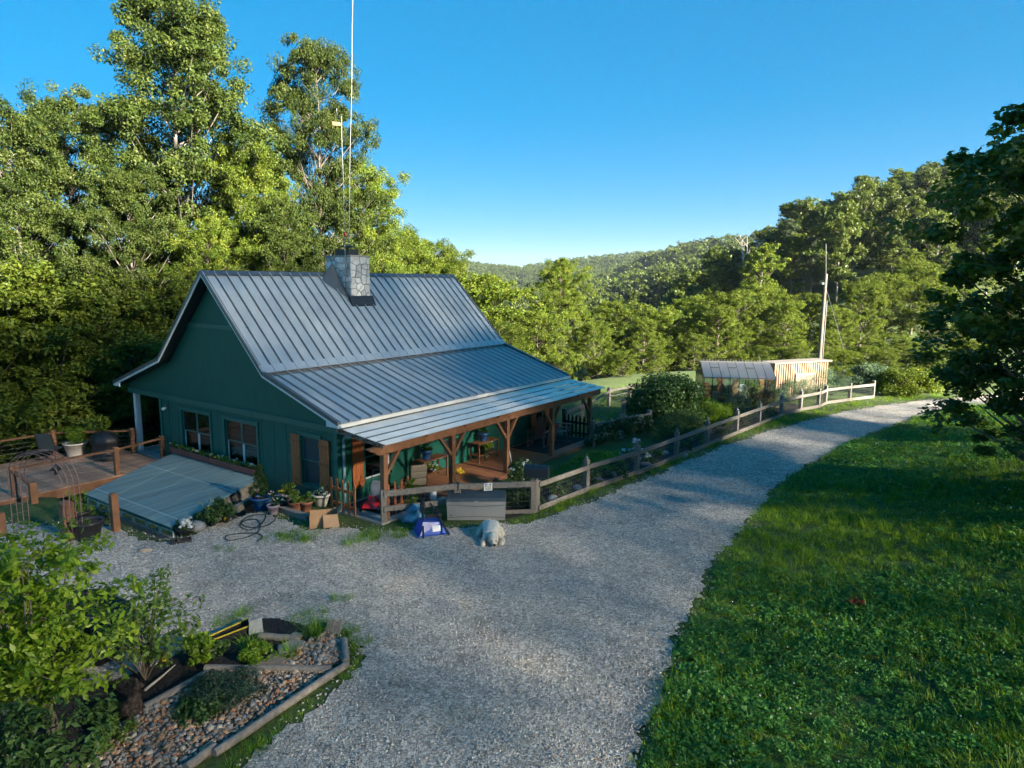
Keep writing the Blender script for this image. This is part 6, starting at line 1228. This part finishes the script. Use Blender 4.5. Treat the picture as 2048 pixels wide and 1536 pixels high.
# ---------------------------------------------------------------- plants in the borders
def bush(name, label, loc, R, H, n_, per, leaf, wd, mat, seed, cat='shrub', stems=6, flowers=None, flat=.8, group=None, squash=(1, 1)):
    r = random.Random(seed); o = thing(name, label, cat, loc, 0, group); C = []
    for i in range(n_):
        a = r.uniform(0, 6.28); t_ = r.uniform(.08, 1); q = R * math.sqrt(r.uniform(.05, 1)) * math.sqrt(max(.1, 1 - (t_ * 1.0 - .35) ** 2 / .55)); C.append((q * math.cos(a) * squash[0], q * math.sin(a) * squash[1], H * t_))
    foliage('foliage', mat, o, C, [R * .30] * n_, per, leaf, wd, seed, flat=flat)
    mb = MB()
    for c in C[:stems]: mb.tube([(c[0] * .1, c[1] * .1, 0), (c[0] * .6, c[1] * .6, c[2] * .6), c], [.02, .014, .006], 5, False)
    mb.build('stems', M['bark'], o)
    if flowers: fm, k, s = flowers; foliage('flowers', fm, o, [(c[0] * 1.08, c[1] * 1.08, c[2] + R * .2) for c in C[:k]], [R * .12] * k, 8, s, s * .8, seed + 1)
    return o
bush('round_bush', 'big round dark green bush on the lawn left of the greenhouse', at(1330, 842), 1.75, 2.0, 130, 150, .13, .08, 'dark_leaf', 501, stems=12)
hv = gp1 - gp0; hd = thing('ivy_hedge', 'white-variegated ivy hedge hanging on the rail beside the lawn', 'hedge', (0, 0, 0)); C = []
for a, b_ in ((gp0, gp1), (gp1, gp2)):
    for i in range(int((b_ - a).length * 44)): q = a.lerp(b_, rnd.random()); C.append((q.x + rnd.gauss(0, .10), q.y + rnd.gauss(0, .12), rnd.uniform(.1, .88)))
foliage('foliage', 'ivy_leaf', hd, C, [.17] * len(C), 90, .08, .055, 502)
bush('shrub', 'dark small-leaved shrub right of the ivy hedge', at(1335, 880), .8, .95, 50, 110, .05, .03, 'dark_leaf', 503); bush('shrub', 'dense dark shrub beside the small-leaved one behind the wire edging', at(1372, 866), .8, .9, 50, 110, .05, .03, 'dark_leaf', 504)
bush('shrub', 'bright yellow-green clipped shrub in the bed before the ivy hedge', at(1222, 940), .55, .55, 34, 90, .05, .03, 'bright_leaf', 505)
bush('fern_clump', 'bright green feathery clump in front of the greenhouse', at(1425, 845), 1.0, .95, 60, 130, .10, .02, 'bright_leaf', 506)
bush('fern_clump', 'blue-green feathery asparagus clump in front of the shed door', at(1640, 795), 1.6, 1.5, 70, 140, .14, .014, 'fern_leaf', 507); bush('fern_clump', 'second blue-green feathery clump left of the shed door', at(1590, 800), 1.1, 1.1, 50, 130, .14, .014, 'fern_leaf', 508)
for i, (px_, py_, R, H, m_) in enumerate([(1480, 838, .8, 1.1, 'fern_leaf'), (1520, 822, .8, 1.2, 'dry_leaf'), (1555, 815, .7, 1.0, 'fern_leaf'), (1450, 832, .7, 1.0, 'dry_leaf'), (1500, 812, .7, 1.2, 'herb_leaf')]):
    bush('weed_clump', f'tall rank herbs in the vegetable plot before the greenhouse, {ORD[i]} clump' if False else ['grey-green rank herbs before the greenhouse middle', 'dry brown rank herbs right before the greenhouse end', 'grey-green rank herbs between greenhouse and shed', 'dry brown rank herbs before the greenhouse corner', 'bright rank herbs close to the greenhouse wall'][i], at(px_, py_), R, H, 34, 80, .16, .018, m_, 520 + i, 'weeds', group='rank herbs in the vegetable plot')
bush('rose_bush', 'white-flowered bush behind the mailbox', at(1050, 985), .62, .95, 34, 80, .07, .045, 'dark_leaf', 509, flowers=('white_petal', 14, .07)); bush('shrub', 'dark bushy plant inside the fence right of the storage box', at(1045, 1015), .62, .75, 40, 90, .07, .04, 'dark_leaf', 510, squash=(1.1, .6))
bush('lily_clump', 'clump of pale pink lilies in the bed along the fence', at(1265, 925), .42, .75, 22, 50, .16, .03, 'herb_leaf', 511, flowers=('pink_petal', 18, .15)); bush('lily_clump', 'smaller clump of white lilies right of the pink ones', at(1290, 928), .3, .5, 14, 40, .15, .03, 'herb_leaf', 512, flowers=('white_petal', 8, .13))
for i, (px_, py_, R, H, m_) in enumerate([(1120, 990, .4, .45, 'dark_leaf'), (1180, 965, .45, .5, 'herb_leaf'), (1230, 955, .4, .5, 'dark_leaf'), (1310, 925, .4, .45, 'herb_leaf'), (1360, 905, .4, .5, 'dark_leaf'), (1400, 885, .45, .5, 'herb_leaf'), (1440, 872, .4, .6, 'dark_leaf'), (1490, 850, .4, .5, 'dark_leaf'), (1530, 838, .4, .6, 'herb_leaf')]):
    bush('bed_plant', f'leafy perennial in the flower bed inside the long fence, {ORD[i]} from the mailbox', at(px_, py_), R, H, 18, 60, .08, .04, m_, 540 + i, 'plant', group='perennials inside the fence')
for i, (px_, py_) in enumerate([(1105, 998), (1155, 978), (1195, 962), (1228, 950), (1290, 930), (1330, 908), (1368, 912), (1455, 873)]):  # pale lumps imitate white reflections on the black plastic of the bed
    o = thing('plastic_glint', f'pale lump standing for a reflection on the black plastic inside the long fence, {ORD[i]} from the mailbox', 'stone', at(px_, py_), rnd.uniform(0, 3), 'pale lumps for reflections in the flower bed'); mb = MB(); mb.ball((0, 0, .04), .22, 9, 5, (1.3, .7, .35)); mb.build('rock', M['slate'], o)
for i, (px_, py_, R, H, lab) in enumerate([(1790, 788, 1.2, 1.3, 'sunlit bramble hedge right after the fence end'), (1840, 782, 1.2, 1.3, 'bramble hedge by the bend of the drive'), (1740, 770, 1.3, 1.2, 'grey-green bush behind the last fence posts'), (1890, 770, 1.3, 1.4, 'leafy bush where the drive disappears')]):
    bush('hedge_bush', lab, at(px_, py_), R, H, 60, 120, .11, .07, 'sunny_leaf' if i != 2 else 'fern_leaf', 560 + i)
# border plants
bush('juniper', 'blue-green creeping juniper among the river stones', at(455, 1392), .55, .28, 60, 90, .07, .012, 'juniper', 570, flat=.5); bush('shrub', 'brown-green heather beside the creeping juniper', at(400, 1388), .28, .2, 20, 70, .04, .012, 'dry_leaf', 571); bush('shrub', 'low green plant below the juniper in the stones', at(395, 1425), .4, .2, 26, 60, .06, .035, 'dark_leaf', 572)
bush('weed_clump', 'green weeds at the lower edge of the stone bed', at(230, 1485), .35, .22, 20, 60, .06, .035, 'herb_leaf', 573, 'weeds'); bush('weed_clump', 'strawberry-like leaves beside the sitting cat', at(215, 1440), .3, .18, 16, 50, .07, .045, 'dark_leaf', 574, 'weeds')
bush('sedum_clump', 'light green low clump at the edge of the mulch', at(510, 1320), .36, .22, 26, 80, .05, .025, 'bright_leaf', 575, 'plant'); bush('perennial', 'leafy upright plant in the mulch before the black boards', at(400, 1325), .3, .5, 22, 50, .08, .04, 'bright_leaf', 576, 'plant'); bush('perennial', 'dark leafy plant with an orange flower in the mulch', at(430, 1312), .28, .35, 18, 50, .08, .04, 'dark_leaf', 577, 'plant', flowers=('yellow_petal', 1, .06))
for i, (px_, py_, lab, s) in enumerate([(500, 1300, 'arching grass tuft before the stone slab', 1.6), (578, 1315, 'dark arching grass tuft on the flagstone', 1.5), (628, 1275, 'taller arching grass tuft behind the stone bed', 1.8)]):
    o = thing('grass_tuft', lab, 'ornamental grass', at(px_, py_)); obj('blades', tuft_mesh('blades', 'grass_blade', 90, .09, .22, 600 + i, w=.009, droop=.9, spread=.9), o).scale = (s, s, s)
for i, (px_, py_, lab) in enumerate([(295, 1318, 'yellow nursery pot left in the mulch'), (328, 1322, 'second yellow nursery pot, nearer the black boards'), (372, 1290, 'yellow pot half hidden by the shrub leaves')]):
    o = thing('nursery_pot', lab, 'pot', at(px_, py_)); mb = MB(); mb.lathe([(.05, 0), (.07, .12), (.078, .12), (.078, .135), (.06, .135), (.055, .11)], 12); mb.build('pot', M['yellow_plastic'], o)
o = thing('weathered_stick', 'bleached broken branch lying on the mulch', 'stick', at(290, 1380, .04)); mb = MB(); d = at(350, 1330, .05) - at(290, 1380, .04); mb.tube([(0, 0, 0), d * .4 + Vector((.03, 0, .02)), d], [.025, .02, .008], 6); mb.build('wood', M['dead_wood'], o)
o = thing('dead_shrub', 'small reddish-brown withered clump in the grass bank', 'plant', at(1714, 1205, .35)); o.location.z = land1(o.location.x, o.location.y); foliage('leaves', 'rust_leaf', o, [(rnd.gauss(0, .06), rnd.gauss(0, .06), .12 + .1 * rnd.random()) for _ in range(10)], [.07] * 10, 26, .06, .03, 580)

# ---------------------------------------------------------------- the young tree at the near left corner, and the car behind it
yt = thing('young_tree', 'young light-green leafy tree filling the near left corner', 'tree', (-6.55, 9.05, 0)); r = random.Random(77); C = []; mb = MB()
for i in range(7):
    a = r.uniform(0, 6.28); t_ = Vector((1.25 * math.cos(a) * r.uniform(.3, 1), 1.0 * math.sin(a) * r.uniform(.3, 1), r.uniform(2.1, 3.1))); m_ = t_ * .5 + Vector((r.uniform(-.15, .15), r.uniform(-.15, .15), -.1)); mb.tube([(r.uniform(-.08, .08), r.uniform(-.08, .08), 0), m_, t_], [.028, .018, .006], 6, False)
    for j in range(13):
        q = r.uniform(.22, 1); s = (m_.lerp(t_, (q - .5) * 2) if q > .5 else m_ * (q * 2)); e = s + Vector((r.gauss(0, .42), r.gauss(0, .38), r.uniform(-.12, .40))); mb.tube([s, e], [.009, .003], 4, False)
        for k in range(3): C.append(tuple(s.lerp(e, .45 + .28 * k)))
mb.build('trunk', M['bark'], yt)
hi = [c for c in C if c[2] > 1.7]; lo = [c for c in C if c[2] <= 1.7]
foliage('crown', 'bright_leaf', yt, hi, [.20] * len(hi), 26, .125, .055, 590, up=.8); foliage('lower_leaves', 'bright_leaf', yt, lo, [.22] * len(lo), 28, .125, .055, 591, up=.8)
yt2 = thing('leafy_shrub', 'dark green leafy shrub right of the young tree, over the parked car', 'shrub', (-6.0, 10.5, 0)); C = [(r.gauss(0, .42), r.gauss(0, .40), r.uniform(.5, 1.75)) for _ in range(70)]; foliage('foliage', 'herb_leaf', yt2, C, [.22] * 70, 24, .11, .055, 592, up=.8); mb = MB()
for c in C[:18]: mb.tube([(0, 0, 0), (c[0] * .5, c[1] * .5, c[2] * .55), c], [.018, .012, .005], 5, False)
mb.build('stems', M['bark'], yt2)
yt3 = thing('leafy_shrub', 'dark low leafy shrub in the bottom left corner', 'shrub', (-6.1, 7.9, 0)); C = [(r.gauss(0, .40), r.gauss(0, .25), r.uniform(.2, 1.15)) for _ in range(60)]; foliage('foliage', 'dark_leaf', yt3, C, [.2] * 60, 24, .11, .05, 593, up=.8); mb = MB()
for c in C[:12]: mb.tube([(0, 0, 0), (c[0] * .5, c[1] * .5, c[2] * .55), c], [.018, .012, .005], 5, False)
mb.build('stems', M['bark'], yt3)
car = thing('parked_car', 'dark car parked behind the young tree at the left edge', 'car', (-8.45, 10.35, 0), YAW)
def loft(secs, name, mat, parent):
    mb = MB(); mb.sheet([s + [s[0]] for s in secs]); mb.add(secs[0], [tuple(range(len(secs[0])))]); mb.add(secs[-1], [tuple(range(len(secs[-1])))[::-1]]); return mb.build(name, M[mat], parent)
def sec(x, hw_, z0, z1): return [(x, -hw_, z0), (x, -hw_ - .03, (z0 + z1) / 2), (x, -hw_ + .04, z1 - .03), (x, -hw_ + .16, z1), (x, 0, z1 + .03), (x, hw_ - .16, z1), (x, hw_ - .04, z1 - .03), (x, hw_ + .03, (z0 + z1) / 2), (x, hw_, z0)]
loft([sec(-2.15, .72, .35, .85), sec(-1.9, .84, .25, .95), sec(-.9, .87, .22, .97), sec(.6, .87, .22, .95), sec(1.5, .85, .25, .85), sec(2.0, .78, .3, .72), sec(2.15, .66, .36, .62)], 'body', 'car_paint', car)
loft([sec(-1.85, .68, .93, .98), sec(-1.35, .62, .9, 1.36), sec(-.3, .60, .9, 1.43), sec(.15, .60, .9, 1.38), sec(.95, .68, .88, .94)], 'cabin', 'window_glass_dark' if 'window_glass_dark' in M else 'insect_screen', car)
mb = MB(); mb.sheet([[(x, y, z + .012) for y in (-.5, -.25, 0, .25, .5)] for x, z in ((-1.4, 1.39), (-.8, 1.445), (-.25, 1.465), (.12, 1.415))]); mb.build('roof', M['car_paint'], car)
for s in (-1, 1):
    mb = MB(); mb.tube([(.95, s * .66, .96), (.13, s * .56, 1.40), (-1.35, s * .58, 1.385), (-1.85, s * .66, 1.0)], .028, 6); mb.build('window_trim', M['galvanised'], car); mb = MB(); mb.tube([(1.0, s * .87, .955), (-1.8, s * .86, .985)], .018, 6); mb.build('belt_trim', M['galvanised'], car)
    for x in (-1.3, 1.35):
        mb = MB(); mb.lathe([(.24, -.1), (.32, -.09), (.33, 0), (.32, .09), (.24, .1)], 20); w_ = mb.build('wheel', M['black_metal'], car, (x, s * .80, .33), (math.pi / 2, 0, 0)); mb = MB(); mb.lathe([(.20, -.105), (.05, -.112)], 12); mb.lathe([(.20, .105), (.05, .112)], 12); mb.build('rim', M['galvanised'], w_)
    mb = MB(); mb.ball((2.03, s * .55, .58), .10, 8, 6, (.5, 1.3, .7)); mb.build('headlight', M['plastic_white'], car); mb = MB(); mb.ball((.75, s * .97, .98), .09, 8, 6, (.6, 1, .7)); mb.build('mirror', M['car_paint'], car)
# ---------------------------------------------------------------- thin air between here and the far hills
hz = bpy.data.materials.new('air'); hz.use_nodes = True; t = hz.node_tree; t.nodes.clear(); out_ = t.nodes.new('ShaderNodeOutputMaterial'); pv = t.nodes.new('ShaderNodeVolumePrincipled'); pv.inputs['Color'].default_value = (.66, .82, .98, 1); pv.inputs['Density'].default_value = .00012; pv.inputs['Anisotropy'].default_value = .2; t.links.new(pv.outputs[0], out_.inputs['Volume'])
mb = MB(); mb.box(-2750, 2750, -2750, 2750, -60, 95); tag(mb.build('haze', hz), kind='stuff')
